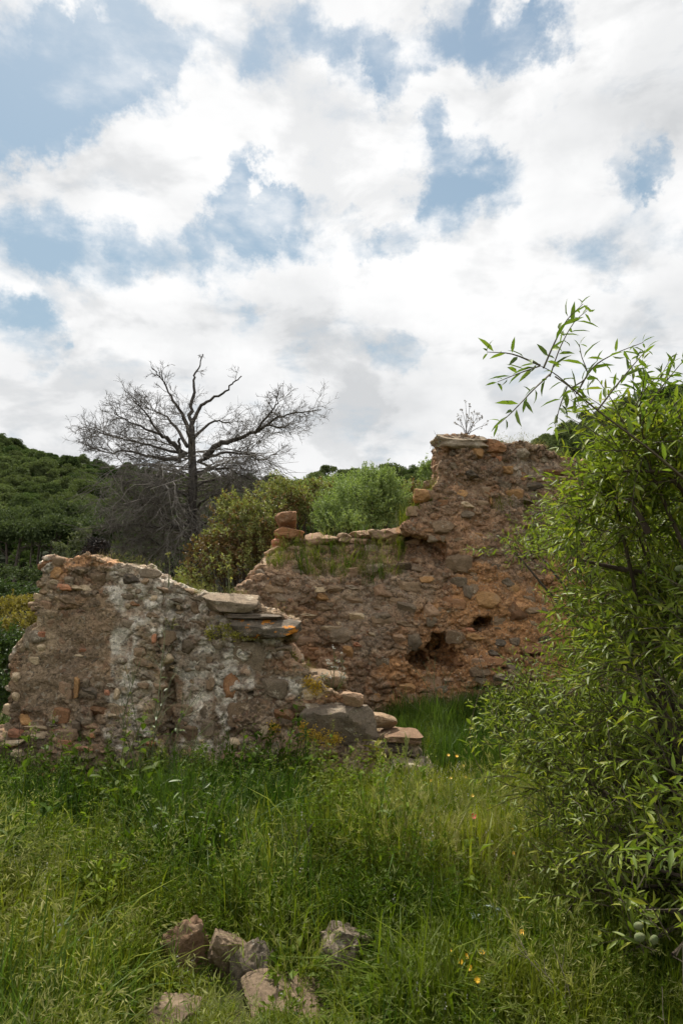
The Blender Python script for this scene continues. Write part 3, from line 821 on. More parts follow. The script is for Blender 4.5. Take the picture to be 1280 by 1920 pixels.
# ------------------------------------------------------------------ ruined walls: solid masonry as a volume, skinned
def poly_sdf(poly, X, Z):
    """signed distance to a polygon in the x-z plane, negative inside"""
    p = np.asarray(poly); n = len(p); d = np.full(X.shape, 1e9); inside = np.zeros(X.shape, bool)
    for i in range(n):
        a, c = p[i], p[(i + 1) % n]; e = c - a; w0 = X - a[0]; w1 = Z - a[1]
        t = np.clip((w0 * e[0] + w1 * e[1]) / max(e @ e, 1e-12), 0, 1)
        d = np.minimum(d, (w0 - e[0] * t) ** 2 + (w1 - e[1] * t) ** 2)
        cr = (a[1] > Z) != (c[1] > Z)
        with np.errstate(divide='ignore', invalid='ignore'):
            xi = a[0] + (Z - a[1]) * e[0] / (e[1] if e[1] != 0 else 1e-12)
        inside ^= cr & (X < xi)
    return np.where(inside, -1, 1) * np.sqrt(d)


def surface_nets(Fv, o, h):
    nx, ny, nz = Fv.shape; ins = Fv < 0
    c = ins[:-1, :-1, :-1].astype(np.int8)
    for dx, dy, dz in ((1, 0, 0), (0, 1, 0), (1, 1, 0), (0, 0, 1), (1, 0, 1), (0, 1, 1), (1, 1, 1)):
        c = c + ins[dx:nx - 1 + dx, dy:ny - 1 + dy, dz:nz - 1 + dz]
    act = (c > 0) & (c < 8); I = np.argwhere(act); idx = np.full(act.shape, -1, dtype=np.int64); idx[act] = np.arange(len(I))
    cor = [(a, b_, d) for a in (0, 1) for b_ in (0, 1) for d in (0, 1)]
    val = {k: Fv[I[:, 0] + k[0], I[:, 1] + k[1], I[:, 2] + k[2]] for k in cor}
    S = np.zeros((len(I), 3)); N = np.zeros(len(I))
    for k in cor:
        for ax in range(3):
            if k[ax] == 0:
                k2 = tuple(1 if q == ax else k[q] for q in range(3)); a, b_ = val[k], val[k2]
                m = (a < 0) != (b_ < 0); t = np.where(m, a / np.where(m, a - b_, 1), 0)
                pt = np.broadcast_to(np.array(k, float), (len(I), 3)).copy(); pt[:, ax] += t
                S += pt * m[:, None]; N += m
    V = (I + S / N[:, None]) * h + np.asarray(o)
    Q = []
    for ax in range(3):
        b1, b2 = [(1, 2), (2, 0), (0, 1)][ax]
        s0 = [slice(None)] * 3; s1 = [slice(None)] * 3; s0[ax] = slice(0, -1); s1[ax] = slice(1, None)
        A = ins[tuple(s0)]; B = ins[tuple(s1)]
        e = np.argwhere(A != B); e = e[(e[:, b1] > 0) & (e[:, b2] > 0) & (e[:, b1] < Fv.shape[b1] - 1) & (e[:, b2] < Fv.shape[b2] - 1)]
        def cell(d1, d2):
            q = e.copy(); q[:, b1] -= d1; q[:, b2] -= d2; return idx[q[:, 0], q[:, 1], q[:, 2]]
        q = np.stack([cell(1, 1), cell(0, 1), cell(0, 0), cell(1, 0)], 1)
        fl = ~A[e[:, 0], e[:, 1], e[:, 2]]; q[fl] = q[fl][:, ::-1]
        Q.append(q)
    Q = np.concatenate(Q); Q = Q[(Q >= 0).all(1)]
    return V, Q


def worley(Pt, scale, seed):
    """nearest and second nearest feature point of a jittered grid, and a number 0..1 for the cell"""
    q = Pt * np.asarray(scale) + 500 + seed * 3.3; b0 = np.floor(q).astype(np.int64)
    f1 = np.full(len(q), 9.); f2 = np.full(len(q), 9.); cid = np.zeros(len(q))
    for dx in (-1, 0, 1):
        for dy in (-1, 0, 1):
            for dz in (-1, 0, 1):
                c = b0 + (dx, dy, dz); m = c & 63
                j = np.stack([_TAB[m[:, 0], m[:, 1], m[:, 2]], _TAB[m[:, 1], m[:, 2], m[:, 0]], _TAB[m[:, 2], m[:, 0], m[:, 1]]], 1) * .5 + .5
                d = np.linalg.norm(c + j - q, axis=1); n = d < f1
                f2 = np.where(n, f1, np.minimum(f2, d)); cid = np.where(n, (j[:, 0] * 7.13 + j[:, 1] * 3.77 + j[:, 2] * 5.1) % 1.0, cid); f1 = np.where(n, d, f1)
    return f1, f2, cid


def rubble(me, V, base, cover, pal, amp):
    """small stones showing through the mortar: relief and colour stone by stone; cover 0..1 = how far mortar hides them"""
    nrm = np.empty(len(V) * 3, dtype=np.float32); me.vertices.foreach_get('normal', nrm); nrm = nrm.reshape(-1, 3)
    pal = np.asarray(pal); disp = np.zeros(len(V)); col = base
    wp = V + .035 * np.stack([fbm(V, 7, 2, 41), fbm(V, 7, 2, 43), fbm(V, 7, 2, 47)], 1)
    for sc, a, wgt, sd in (((5.2, 5.2, 9.0), amp, .72, 1), ((12., 12., 19.), amp * .55, .5, 4)):
        f1, f2, cid = worley(wp, sc, sd); edge = sstep(f2 - f1, .03, .20); show = (1 - cover) * sstep(cid, .12, .35)
        disp += a * show * ((cid * 3.7 % 1.0) * .9 * edge - .8 * (1 - edge))
        k = (cid * 97.3 % 1.0 * len(pal)).astype(int) % len(pal)
        tgt = pal[k] * (.62 + .85 * (cid * 31.7 % 1.0))[:, None]
        col = col + (tgt - col) * (wgt * show * edge)[:, None]
    V2 = V + nrm * disp[:, None]; me.vertices.foreach_set('co', V2.astype(np.float32).ravel()); me.update()
    return col


PAL = [(.14, .104, .074), (.17, .128, .092), (.20, .145, .100), (.115, .092, .072), (.155, .132, .106), (.21, .130, .080), (.25, .20, .15), (.125, .088, .062)]


class Wall:
    def __init__(s, x0, x1, y0, y1, z0, z1, h, seed):
        s.h = h; s.seed = seed
        s.xs = np.arange(x0, x1, h); s.ys = np.arange(y0, y1, h); s.zs = np.arange(z0, z1, h)
        s.X2, s.Z2 = np.meshgrid(s.xs, s.zs, indexing='ij')
        s.F = np.full((len(s.xs), len(s.ys), len(s.zs)), 9.0, dtype=np.float32)
    def add(s, poly, yf, yb):
        """masonry block: outline in x-z, front face yf(x,z), back yb"""
        d = poly_sdf(poly, s.X2, s.Z2).astype(np.float32)
        f = np.broadcast_to(yf(s.X2, s.Z2) if callable(yf) else yf, s.X2.shape).astype(np.float32)
        y = s.ys.astype(np.float32)[None, :, None]
        g = np.maximum(np.maximum(d[:, None, :], f[:, None, :] - y), y - np.float32(yb))
        s.F = np.minimum(s.F, g)
    def roughen(s, amps):
        for k, (fr, a) in enumerate(amps):
            s.F += gnoise(s.xs, s.ys, s.zs, fr, s.seed + k) * np.float32(a)
    def carve(s, c, r, wob=.25):
        """knock a ragged hollow out of the masonry"""
        def sl(ax, q, rr):
            return slice(int(np.searchsorted(ax, q - rr * 1.7)), int(np.searchsorted(ax, q + rr * 1.7)))
        a, b_, d = sl(s.xs, c[0], r[0]), sl(s.ys, c[1], r[1]), sl(s.zs, c[2], r[2])
        xs, ys, zs = s.xs[a], s.ys[b_], s.zs[d]
        if min(len(xs), len(ys), len(zs)) < 2: return
        q = np.sqrt(((xs - c[0]) / r[0])[:, None, None] ** 2 + ((ys - c[1]) / r[1])[None, :, None] ** 2 + ((zs - c[2]) / r[2])[None, None, :] ** 2)
        if wob: q = q + wob * gnoise(xs, ys, zs, min(9., 1.3 / min(r)), int(abs(c[0]) * 977) + 5) + .6 * wob * gnoise(xs, ys, zs, 15., int(abs(c[2]) * 977) + 8)
        s.F[a, b_, d] = np.maximum(s.F[a, b_, d], ((1 - q) * min(r)).astype(np.float32))
    def front(s):
        ins = s.F < 0; k = ins.argmax(1); ok = ins.any(1)
        return np.where(ok, s.ys[k], np.nan)
    def mesh(s, name):
        V, Q = surface_nets(s.F, (s.xs[0], s.ys[0], s.zs[0]), s.h); return V, Q


def poly_at(lst, Y):
    return [(P(a, c, Y)[0], P(a, c, Y)[2]) for a, c in lst]


WARM = np.array([1.88, 1.74, 1.54])


def paint(me, V, cols):
    a = me.color_attributes.new('Col', 'FLOAT_COLOR', 'POINT')
    c = np.ones((len(V), 4), dtype=np.float32); c[:, :3] = np.clip(cols * WARM, 0, .8); a.data.foreach_set('color', c.ravel())


def lerp(a, b, t): return a + (np.asarray(b) - a) * np.clip(t, 0, 1)[:, None]


# ---- stones: a few shapes shared by all
def ico(sub):
    t = (1 + 5 ** .5) / 2
    v = [(-1, t, 0), (1, t, 0), (-1, -t, 0), (1, -t, 0), (0, -1, t), (0, 1, t), (0, -1, -t), (0, 1, -t), (t, 0, -1), (t, 0, 1), (-t, 0, -1), (-t, 0, 1)]
    f = [(0, 11, 5), (0, 5, 1), (0, 1, 7), (0, 7, 10), (0, 10, 11), (1, 5, 9), (5, 11, 4), (11, 10, 2), (10, 7, 6), (7, 1, 8), (3, 9, 4), (3, 4, 2), (3, 2, 6),
         (3, 6, 8), (3, 8, 9), (4, 9, 5), (2, 4, 11), (6, 2, 10), (8, 6, 7), (9, 8, 1)]
    v = [np.array(a, float) / np.linalg.norm(a) for a in v]
    for _ in range(sub):
        cache = {}; nf = []
        def mid(a, c):
            k = (min(a, c), max(a, c))
            if k not in cache:
                m = v[a] + v[c]; v.append(m / np.linalg.norm(m)); cache[k] = len(v) - 1
            return cache[k]
        for a, c, d in f:
            x, y, z = mid(a, c), mid(c, d), mid(d, a); nf += [(a, x, z), (c, y, x), (d, z, y), (x, y, z)]
        f = nf
    return np.array(v), np.array(f)


ICO2, ICO3, ICO4 = ico(2), ico(3), ico(4)


def stone_shape(seed, hi=False, boxy=5.0, rough=.09, cuts=5):
    rng = np.random.default_rng(seed); v, f = (ICO4 if hi == 2 else ICO3 if hi else ICO2)
    v = v @ np.linalg.qr(rng.normal(size=(3, 3)))[0]
    p = v / (np.abs(v) ** boxy).sum(1, keepdims=True) ** (1 / boxy)
    p = p * (1 + .14 * vn(p, 1.1, seed)[:, None] + rough * fbm(p, 2.3, 3, seed + 5)[:, None])
    for k in range(cuts):
        n = unit(rng.normal(size=3)); n = n / np.abs(n).max() ** .3
        n = unit(n); d = rng.uniform(.62, .95)
        e = np.maximum(0, p @ n - d); p = p - e[:, None] * n * .96
    p = p + (.02 * rng.normal(size=p.shape) if hi != 2 else .05 * fbm(p, 6.0, 3, seed + 9)[:, None] * unit(p))
    return p, f


def stone_mesh(name, seed, hi=False, **kw):
    p, f = stone_shape(seed, hi, **kw); me = mesh_np(name, p, f, True); me.set_sharp_from_angle(angle=R(32)); return me


_shapes = {}


def shared_stone(kind, k, mat, hi):
    key = (kind, k, mat, hi)
    if key not in _shapes:
        kw = dict(boxy=5.0, rough=.09, cuts=5)
        if kind == 'brick': kw = dict(boxy=9.0, rough=.04, cuts=2)
        if kind == 'slab': kw = dict(boxy=6.0, rough=.07, cuts=4)
        me = stone_mesh(kind + '_shape', 100 + k * 7 + len(kind), hi, **kw); me.materials.append(M[mat]); _shapes[key] = me
    return _shapes[key]


def put_stone(parent, kind, c, half, mat, rng, tilt=6, hi=False, rot=None, name=None):
    me = shared_stone(kind, int(rng.integers(0, 8)), mat, hi)
    r = rot or (R(rng.normal() * tilt), R(rng.normal() * tilt), R(rng.normal() * tilt))
    return obj(name or kind, me, None, parent, loc=c, rot=r, scale=half)


def px_stone(wall_front, wall, parent, box, Y, mat, rng, kind='stone', proud=.02, thick=.12, tilt=4, hi=True):
    """a stone seen in the photograph inside box (x0,y0,x1,y1), let into the face of the wall"""
    x0, y0, x1, y1 = box; a = P(x0, y1, Y); c = P(x1, y0, Y)
    cx, cz = (a[0] + c[0]) / 2, (a[2] + c[2]) / 2
    i = int(np.clip(round((cx - wall.xs[0]) / wall.h), 0, len(wall.xs) - 1)); k = int(np.clip(round((cz - wall.zs[0]) / wall.h), 0, len(wall.zs) - 1))
    yf = wall_front[i, k]
    if not np.isfinite(yf): yf = Y
    kk = yf / Y
    hx, hz = (c[0] - a[0]) / 2 * 1.06, (c[2] - a[2]) / 2 * 1.06
    return put_stone(parent, kind, (cx * kk, yf + thick - proud, CAM_Z + (cz - CAM_Z) * kk), (hx, thick, hz), mat, rng, tilt, hi)


def courses(wall, wf, parent, rng, region, dens, pick, n_max, hmin=.06, hmax=.16, skip=None, proud=(-.006, .03)):
    """rubble laid in rough courses wherever the outline has masonry; dens(x,z) = share of stones not buried in mortar"""
    x0, x1, z0, z1 = region; z = z0; spots = []
    while z < z1:
        h = rng.uniform(hmin, hmax); x = x0 + rng.uniform(0, .2)
        while x < x1:
            w = h * rng.uniform(.9, 2.6); cx, cz = x + w / 2, z + h / 2 + rng.normal() * .012
            i = int(round((cx - wall.xs[0]) / wall.h)); k = int(round((cz - wall.zs[0]) / wall.h))
            if 0 <= i < len(wall.xs) and 0 <= k < len(wall.zs) and np.isfinite(wf[i, k]) and rng.random() < dens(cx, cz):
                if not (skip and skip(cx, cz)): spots.append((w * h, cx, cz, w, h, wf[i, k]))
            x += w + rng.uniform(.008, .05)
        z += h + rng.uniform(.004, .03)
    spots.sort(key=lambda q: -q[0])
    for (_, cx, cz, w, h, yf) in spots[:n_max]:
        t = rng.uniform(.06, .12); kind, mat = pick(cx, cz, w, h, rng)
        put_stone(parent, kind, (cx, yf + t - rng.uniform(*proud), cz), (w * .53, t, h * .53), mat, rng, 7, hi=(w > .2))
    return len(spots)


def inpx(boxes):
    """boxes in photo pixels at depth Y -> test in x-z"""
    bb = []
    for (x0, y0, x1, y1, Y) in boxes:
        a = P(x0, y1, Y); c = P(x1, y0, Y); bb.append((a[0], a[2], c[0], c[2]))
    return lambda x, z: any(a <= x <= c and b_ <= z <= d for a, b_, c, d in bb)


def blobmask(V, px, py, Y, rx, ry, seed=0, wob=.5):
    """soft ragged patch round a place on the wall face"""
    c = P(px, py, Y); k = Y / FPX
    q = np.sqrt(((V[:, 0] - c[0]) / (rx * k)) ** 2 + ((V[:, 2] - c[2]) / (ry * k)) ** 2) + wob * fbm(V, 4.0, 4, seed)
    return 1 - sstep(q, .65, 1.15)


# ---- front wall
def build_front_wall():
    YF = 7.3
    w = Wall(-4.35, 1.35, 6.75, 8.35, -.45, 2.55, .016, 40)
    lo = 1640
    pier = [(20, lo), (12, 1345), (15, 1290), (18, 1222), (42, 1188), (62, 1170), (66, 1130), (74, 1100), (80, 1075), (78, 1055), (90, 1047), (130, 1046), (160, 1043),
            (186, 1050), (215, 1058), (250, 1060), (285, 1070), (302, 1090), (308, lo)]
    secB = [(285, lo), (285, 1072), (302, 1084), (340, 1098), (388, 1108), (440, 1118), (474, 1128), (482, 1142), (530, 1160), (548, 1168), (548, 1195), (520, 1206),
            (512, 1240), (515, lo)]
    stair = [(440, lo), (440, 1200), (515, 1205), (533, 1216), (545, 1250), (578, 1268), (596, 1290), (640, 1300), (652, 1322), (690, 1345), (706, 1372), (735, 1378),
             (780, 1392), (785, 1425), (825, 1452), (840, lo)]
    foot = [(-160, lo), (-160, 1392), (-60, 1386), (0, 1378), (60, 1372), (150, 1392), (200, 1404), (262, 1424), (300, 1440), (312, lo)]
    foot2 = [(250, lo), (262, 1430), (330, 1440), (420, 1436), (520, 1442), (640, 1440), (740, 1448), (820, 1462), (840, lo)]
    w.add(poly_at(pier, YF), lambda x, z: YF + .02 * z, 8.05)
    w.add(poly_at(secB, YF + .22), lambda x, z: YF + .22 + .05 * z, 8.1)
    w.add(poly_at(stair, YF + .25), lambda x, z: YF + .05 + .22 * np.clip(z - .1, 0, 2) + .10 * sstep(x, -.5, .6), 8.2)
    w.add(poly_at(foot, YF - .1), lambda x, z: YF - .17 + .08 * z, 8.0)
    w.add(poly_at(foot2, YF), lambda x, z: YF - .02 + .1 * z, 8.0)
    w.roughen([((1.6, 1.6, 1.6), .05), ((3.5, 3.5, 5), .035), ((8, 8, 11), .024), ((17, 17, 20), .013), ((31, 31, 31), .007)])
    # missing stones and the upright cleft between pier and infill
    for (px, py, Y, rx, rz, d) in [(311, 1290, 7.35, .07, .45, .34), (309, 1370, 7.35, .08, .14, .32), (332, 1145, 7.5, .16, .075, .30), (330, 1172, 7.5, .05, .05, .12),
                                   (233, 1070, 7.35, .03, .025, .1), (300, 1215, 7.35, .03, .1, .2), (465, 1205, 7.6, .16, .02, .12), (160, 1402, 7.2, .05, .02, .12),
                                   (230, 1430, 7.2, .12, .022, .16), (135, 1462, 7.2, .04, .03, .12), (195, 1475, 7.2, .04, .03, .12), (30, 1440, 7.2, .05, .02, .12),
                                   (270, 1385, 7.3, .10, .02, .14), (560, 1345, 7.6, .1, .018, .1), (700, 1400, 7.7, .12, .03, .2), (470, 1300, 7.6, .03, .06, .08),
                                   (540, 1420, 7.5, .10, .016, .1), (620, 1425, 7.5, .08, .02, .12)]:
        c = P(px, py, Y); w.carve((c[0], Y, c[2]), (rx, d, rz), .35)
    wf = w.front() - .016; V, Q = w.mesh('front')
    base = np.tile(np.array([[.165, .128, .092]]), (len(V), 1))
    base = lerp(base, (.225, .180, .130), sstep(fbm(V, (1.7, 1.7, 2.2), 4, 2), .0, .7))
    base = lerp(base, (.125, .095, .070), sstep(fbm(V, (1.3, 1.3, 1.6), 3, 17), .15, .8))
    base = lerp(base, (.25, .165, .105), sstep(fbm(V, 2.3, 3, 23), .35, .9) * .8)
    # yellowish lime on the quoin edge, sunlight painted as bright orange on the broken top of the pier
    base = lerp(base, (.33, .285, .19), np.maximum(blobmask(V, 265, 1290, 7.3, 34, 90, 4), blobmask(V, 150, 1440, 7.1, 100, 26, 6)) * .55)
    top = np.maximum.reduce([blobmask(V, 150, 1052, 7.4, 75, 12, 3, .4), blobmask(V, 110, 1075, 7.3, 14, 18, 5, .4), blobmask(V, 440, 1122, 7.6, 40, 6, 7, .4)])
    base = lerp(base, (.40, .225, .125), top * .85)
    base = lerp(base, (.30, .16, .085), np.maximum(blobmask(V, 560, 1235, 7.8, 60, 20, 9), blobmask(V, 620, 1310, 7.8, 60, 14, 11)) * .5)
    # upward ledges carry pale dust and lichen
    cover = np.maximum.reduce([blobmask(V, 140, 1205, 7.3, 95, 75, 50), blobmask(V, 60, 1270, 7.3, 60, 60, 51), .75 * blobmask(V, 360, 1290, 7.5, 50, 90, 52), .6 * blobmask(V, 270, 1110, 7.4, 60, 50, 53)])
    me = mesh_np('front_masonry', V, Q, True); base = rubble(me, V, base, .22 + .72 * cover, PAL, .036)
    # pale lime and lichen crust in vertical runs, and on the top of the infill
    lich = np.zeros(len(V))
    for (px, py, rx, ry) in [(262, 1100, 45, 55), (245, 1180, 26, 110), (285, 1090, 35, 35), (350, 1130, 60, 40), (255, 1300, 40, 80), (360, 1300, 40, 140), (395, 1215, 60, 60),
                             (440, 1180, 70, 40), (420, 1300, 20, 110), (300, 1130, 30, 50), (500, 1215, 30, 22), (455, 1400, 36, 22), (25, 1210, 14, 40), (235, 1360, 30, 50),
                             (100, 1060, 20, 16), (560, 1290, 50, 18), (440, 1250, 26, 60)]:
        lich = np.maximum(lich, blobmask(V, px, py, 7.45, rx, ry, px % 17, .55))
    fine = sstep(fbm(V, 11, 4, 31), -.35, .45)
    base = lerp(base, (.39, .375, .345), np.minimum(1, lich * 1.4) * (.25 + .72 * fine))
    paint(me, V, base)
    t = empty('ruined_wall', (P(300, 1480, 7.5)[0], 7.5, 0), label='front ruined rubble wall with tall pier at left stepping down to the right', cat='wall')
    o = obj('masonry', me, M['core'], t)
    rng = np.random.default_rng(77)
    # stones picked out in the photograph
    S = [((165, 1072, 200, 1098), 'brown'), ((92, 1063, 122, 1086), 'ochre'), ((118, 1080, 138, 1098), 'grey'), ((128, 1098, 160, 1106), 'pale'), ((138, 1099, 182, 1109), 'pale'),
         ((165, 1115, 224, 1139), 'brown'), ((110, 1115, 152, 1138), 'brown'), ((73, 1126, 98, 1146), 'pink'), ((230, 1075, 262, 1098), 'dark'), ((245, 1128, 262, 1140), 'rust'),
         ((52, 1232, 75, 1248), 'pale'), ((136, 1270, 150, 1308), 'ochre'), ((108, 1278, 138, 1312), 'pink'), ((152, 1290, 184, 1312), 'dark'), ((152, 1272, 165, 1290), 'grey'),
         ((98, 1328, 133, 1356), 'rust'), ((32, 1336, 64, 1360), 'ochre'), ((158, 1325, 202, 1346), 'rust'), ((150, 1350, 190, 1372), 'pink'), ((133, 1350, 153, 1370), 'grey'),
         ((214, 1290, 228, 1312), 'pale'), ((202, 1320, 226, 1334), 'pale'), ((200, 1338, 224, 1346), 'pale'), ((206, 1348, 226, 1358), 'pale'), ((196, 1360, 216, 1368), 'pale'),
         ((100, 1370, 140, 1392), 'brown'), ((68, 1402, 112, 1446), 'brown'), ((140, 1440, 206, 1466), 'pale'), ((110, 1420, 176, 1430), 'grey'), ((20, 1420, 40, 1450), 'brown'),
         ((414, 1262, 452, 1306), 'rust'), ((428, 1205, 500, 1262), 'grey'), ((484, 1272, 540, 1312), 'grey'), ((550, 1276, 578, 1310), 'grey'), ((424, 1320, 474, 1362), 'brown'),
         ((476, 1350, 508, 1384), 'pale'), ((510, 1330, 552, 1362), 'rust'), ((522, 1384, 578, 1424), 'brown'), ((412, 1412, 470, 1444), 'pink'), ((596, 1396, 640, 1424), 'brown'),
         ((650, 1398, 680, 1430), 'brown'), ((430, 1385, 452, 1404), 'pale'), ((338, 1360, 372, 1388), 'brown'), ((340, 1400, 362, 1420), 'pink'), ((376, 1350, 404, 1380), 'grey'),
         ((545, 1318, 580, 1340), 'brown'), ((470, 1430, 530, 1456), 'brown'), ((575, 1426, 610, 1448), 'grey'), ((384, 1270, 404, 1296), 'brown'), ((340, 1200, 366, 1226), 'grey'),
         ((380, 1180, 420, 1204), 'dark'), ((250, 1215, 275, 1235), 'brown'), ((228, 1250, 250, 1270), 'pale'), ((640, 1300, 680, 1326), 'pink'), ((24, 1262, 40, 1280), 'pale'),
         ((42, 1175, 62, 1215), 'lichened'), ((316, 1120, 345, 1136), 'grey'), ((356, 1128, 380, 1160), 'brown'), ((20, 1300, 34, 1318), 'pale')]
    for bx, mt in S: px_stone(wf, w, t, bx, 7.42, mt, rng, proud=rng.uniform(.015, .04), thick=.10)
    B = [(108, 1097, 134, 1108), (196, 1294, 206, 1304), (16, 1370, 42, 1384), (72, 1184, 86, 1194), (140, 1400, 172, 1408), (108, 1388, 134, 1400), (260, 1390, 290, 1402),
         (72, 1450, 92, 1464), (36, 1465, 56, 1480), (168, 1376, 178, 1384), (205, 1440, 215, 1450), (90, 1368, 120, 1376), (283, 1190, 293, 1206), (148, 1216, 162, 1222)]
    for bx in B: px_stone(wf, w, t, bx, 7.3, 'brick', rng, 'brick', .025, .07)
    for bx in [(44, 1362, 88, 1372), (10, 1388, 48, 1399), (22, 1404, 42, 1416), (60, 1376, 84, 1384)]:
        px_stone(wf, w, t, bx, 7.2, 'pale', rng, 'brick', .05, .1)
    # flat slabs with lichen at the head of the steps, and the big blocks on the stair
    def slab(box, Y, mat, yd, depth, nm, lab, rot=(0, 0, 0), seed=0):
        x0, y0, x1, y1 = box; a = P(x0, y1, Y); c = P(x1, y0, Y)
        me2 = stone_mesh(nm, 300 + seed, True, boxy=7.0 if nm == 'slab' else 4.5, rough=.07, cuts=4); me2.materials.append(M[mat])
        o = obj(nm, me2, None, t, loc=((a[0] + c[0]) / 2, Y + depth + yd, (a[2] + c[2]) / 2), rot=rot, scale=((c[0] - a[0]) / 2 * 1.08, depth, (c[2] - a[2]) / 2 * 1.1))
        if lab: o['label'] = lab
        return o
    slab((378, 1113, 476, 1146), 7.42, 'grey', 0, .26, 'slab', 'thick grey slab on top of the infill', (R(3), R(3), R(4)), 1)
    slab((438, 1157, 556, 1198), 7.36, 'orangelichen', 0, .26, 'slab', 'long grey slab with orange lichen jutting to the right', (R(-2), R(2), R(-3)), 2)
    slab((426, 1150, 520, 1160), 7.45, 'dark', 0, .2, 'slab', None, (0, R(1), 0), 3)
    slab((570, 1328, 704, 1398), 7.33, 'block', 0, .24, 'block', 'large dark grey block on the lower steps', (R(10), R(4), R(-6)), 4)
    slab((720, 1374, 786, 1394), 7.42, 'fieldbrown', 0, .2, 'slab', 'reddish slab at the right end of the steps', (R(2), R(1), R(5)), 5)
    slab((716, 1392, 792, 1432), 7.46, 'dark', 0, .2, 'block', 'dark mossy block under the reddish slab', (R(4), R(2), R(-8)), 6)
    slab((694, 1342, 742, 1366), 7.6, 'brown', 0, .16, 'block', None, (R(5), R(8), R(10)), 7)
    slab((736, 1434, 826, 1474), 7.2, 'lichened', 0, .22, 'block', 'low rounded block at the foot of the steps', (R(6), R(3), R(4)), 8)
    slab((66, 1046, 126, 1064), 7.3, 'rust', 0, .25, 'slab', 'overhanging reddish slab on the top left corner of the pier', (R(2), R(-3), R(3)), 9)
    slab((130, 1042, 186, 1062), 7.4, 'pink', 0, .22, 'block', None, (R(8), R(4), R(-5)), 10)
    slab((172, 1052, 232, 1066), 7.45, 'pink', 0, .22, 'block', None, (R(4), R(3), R(8)), 11)
    slab((560, 1262, 650, 1300), 7.75, 'brown', 0, .2, 'block', None, (R(6), R(7), R(3)), 12)
    slab((500, 1206, 560, 1240), 7.75, 'pink', 0, .2, 'block', None, (R(6), R(12), R(3)), 13)
    skip = inpx([(b_[0][0], b_[0][1], b_[0][2], b_[0][3], 7.42) for b_ in S] + [(*q, 7.3) for q in B])
    plaster = inpx([(66, 1140, 225, 1270, 7.3), (20, 1200, 130, 1330, 7.3)])
    def dens(x, z):
        return .12 if plaster(x, z) else .62
    def pick(x, z, ww, hh, r):
        u = r.random()
        if z < .55 and x < -1.9:
            return ('brick', 'brick') if u < .16 and hh < .1 else ('stone', ['pale', 'brown', 'tan', 'grey', 'brown'][int(r.integers(0, 5))])
        return 'stone', ['brown', 'brown', 'grey', 'grey', 'grey', 'lichened', 'lichened', 'pale'][int(min(7, u * 8))]
    courses(w, wf, t, rng, (-4.2, 1.15, .0, 2.35), dens, pick, 215, .05, .135, skip, (-.012, .022))
    return w, wf, t


FW, FWF, FWT = build_front_wall()


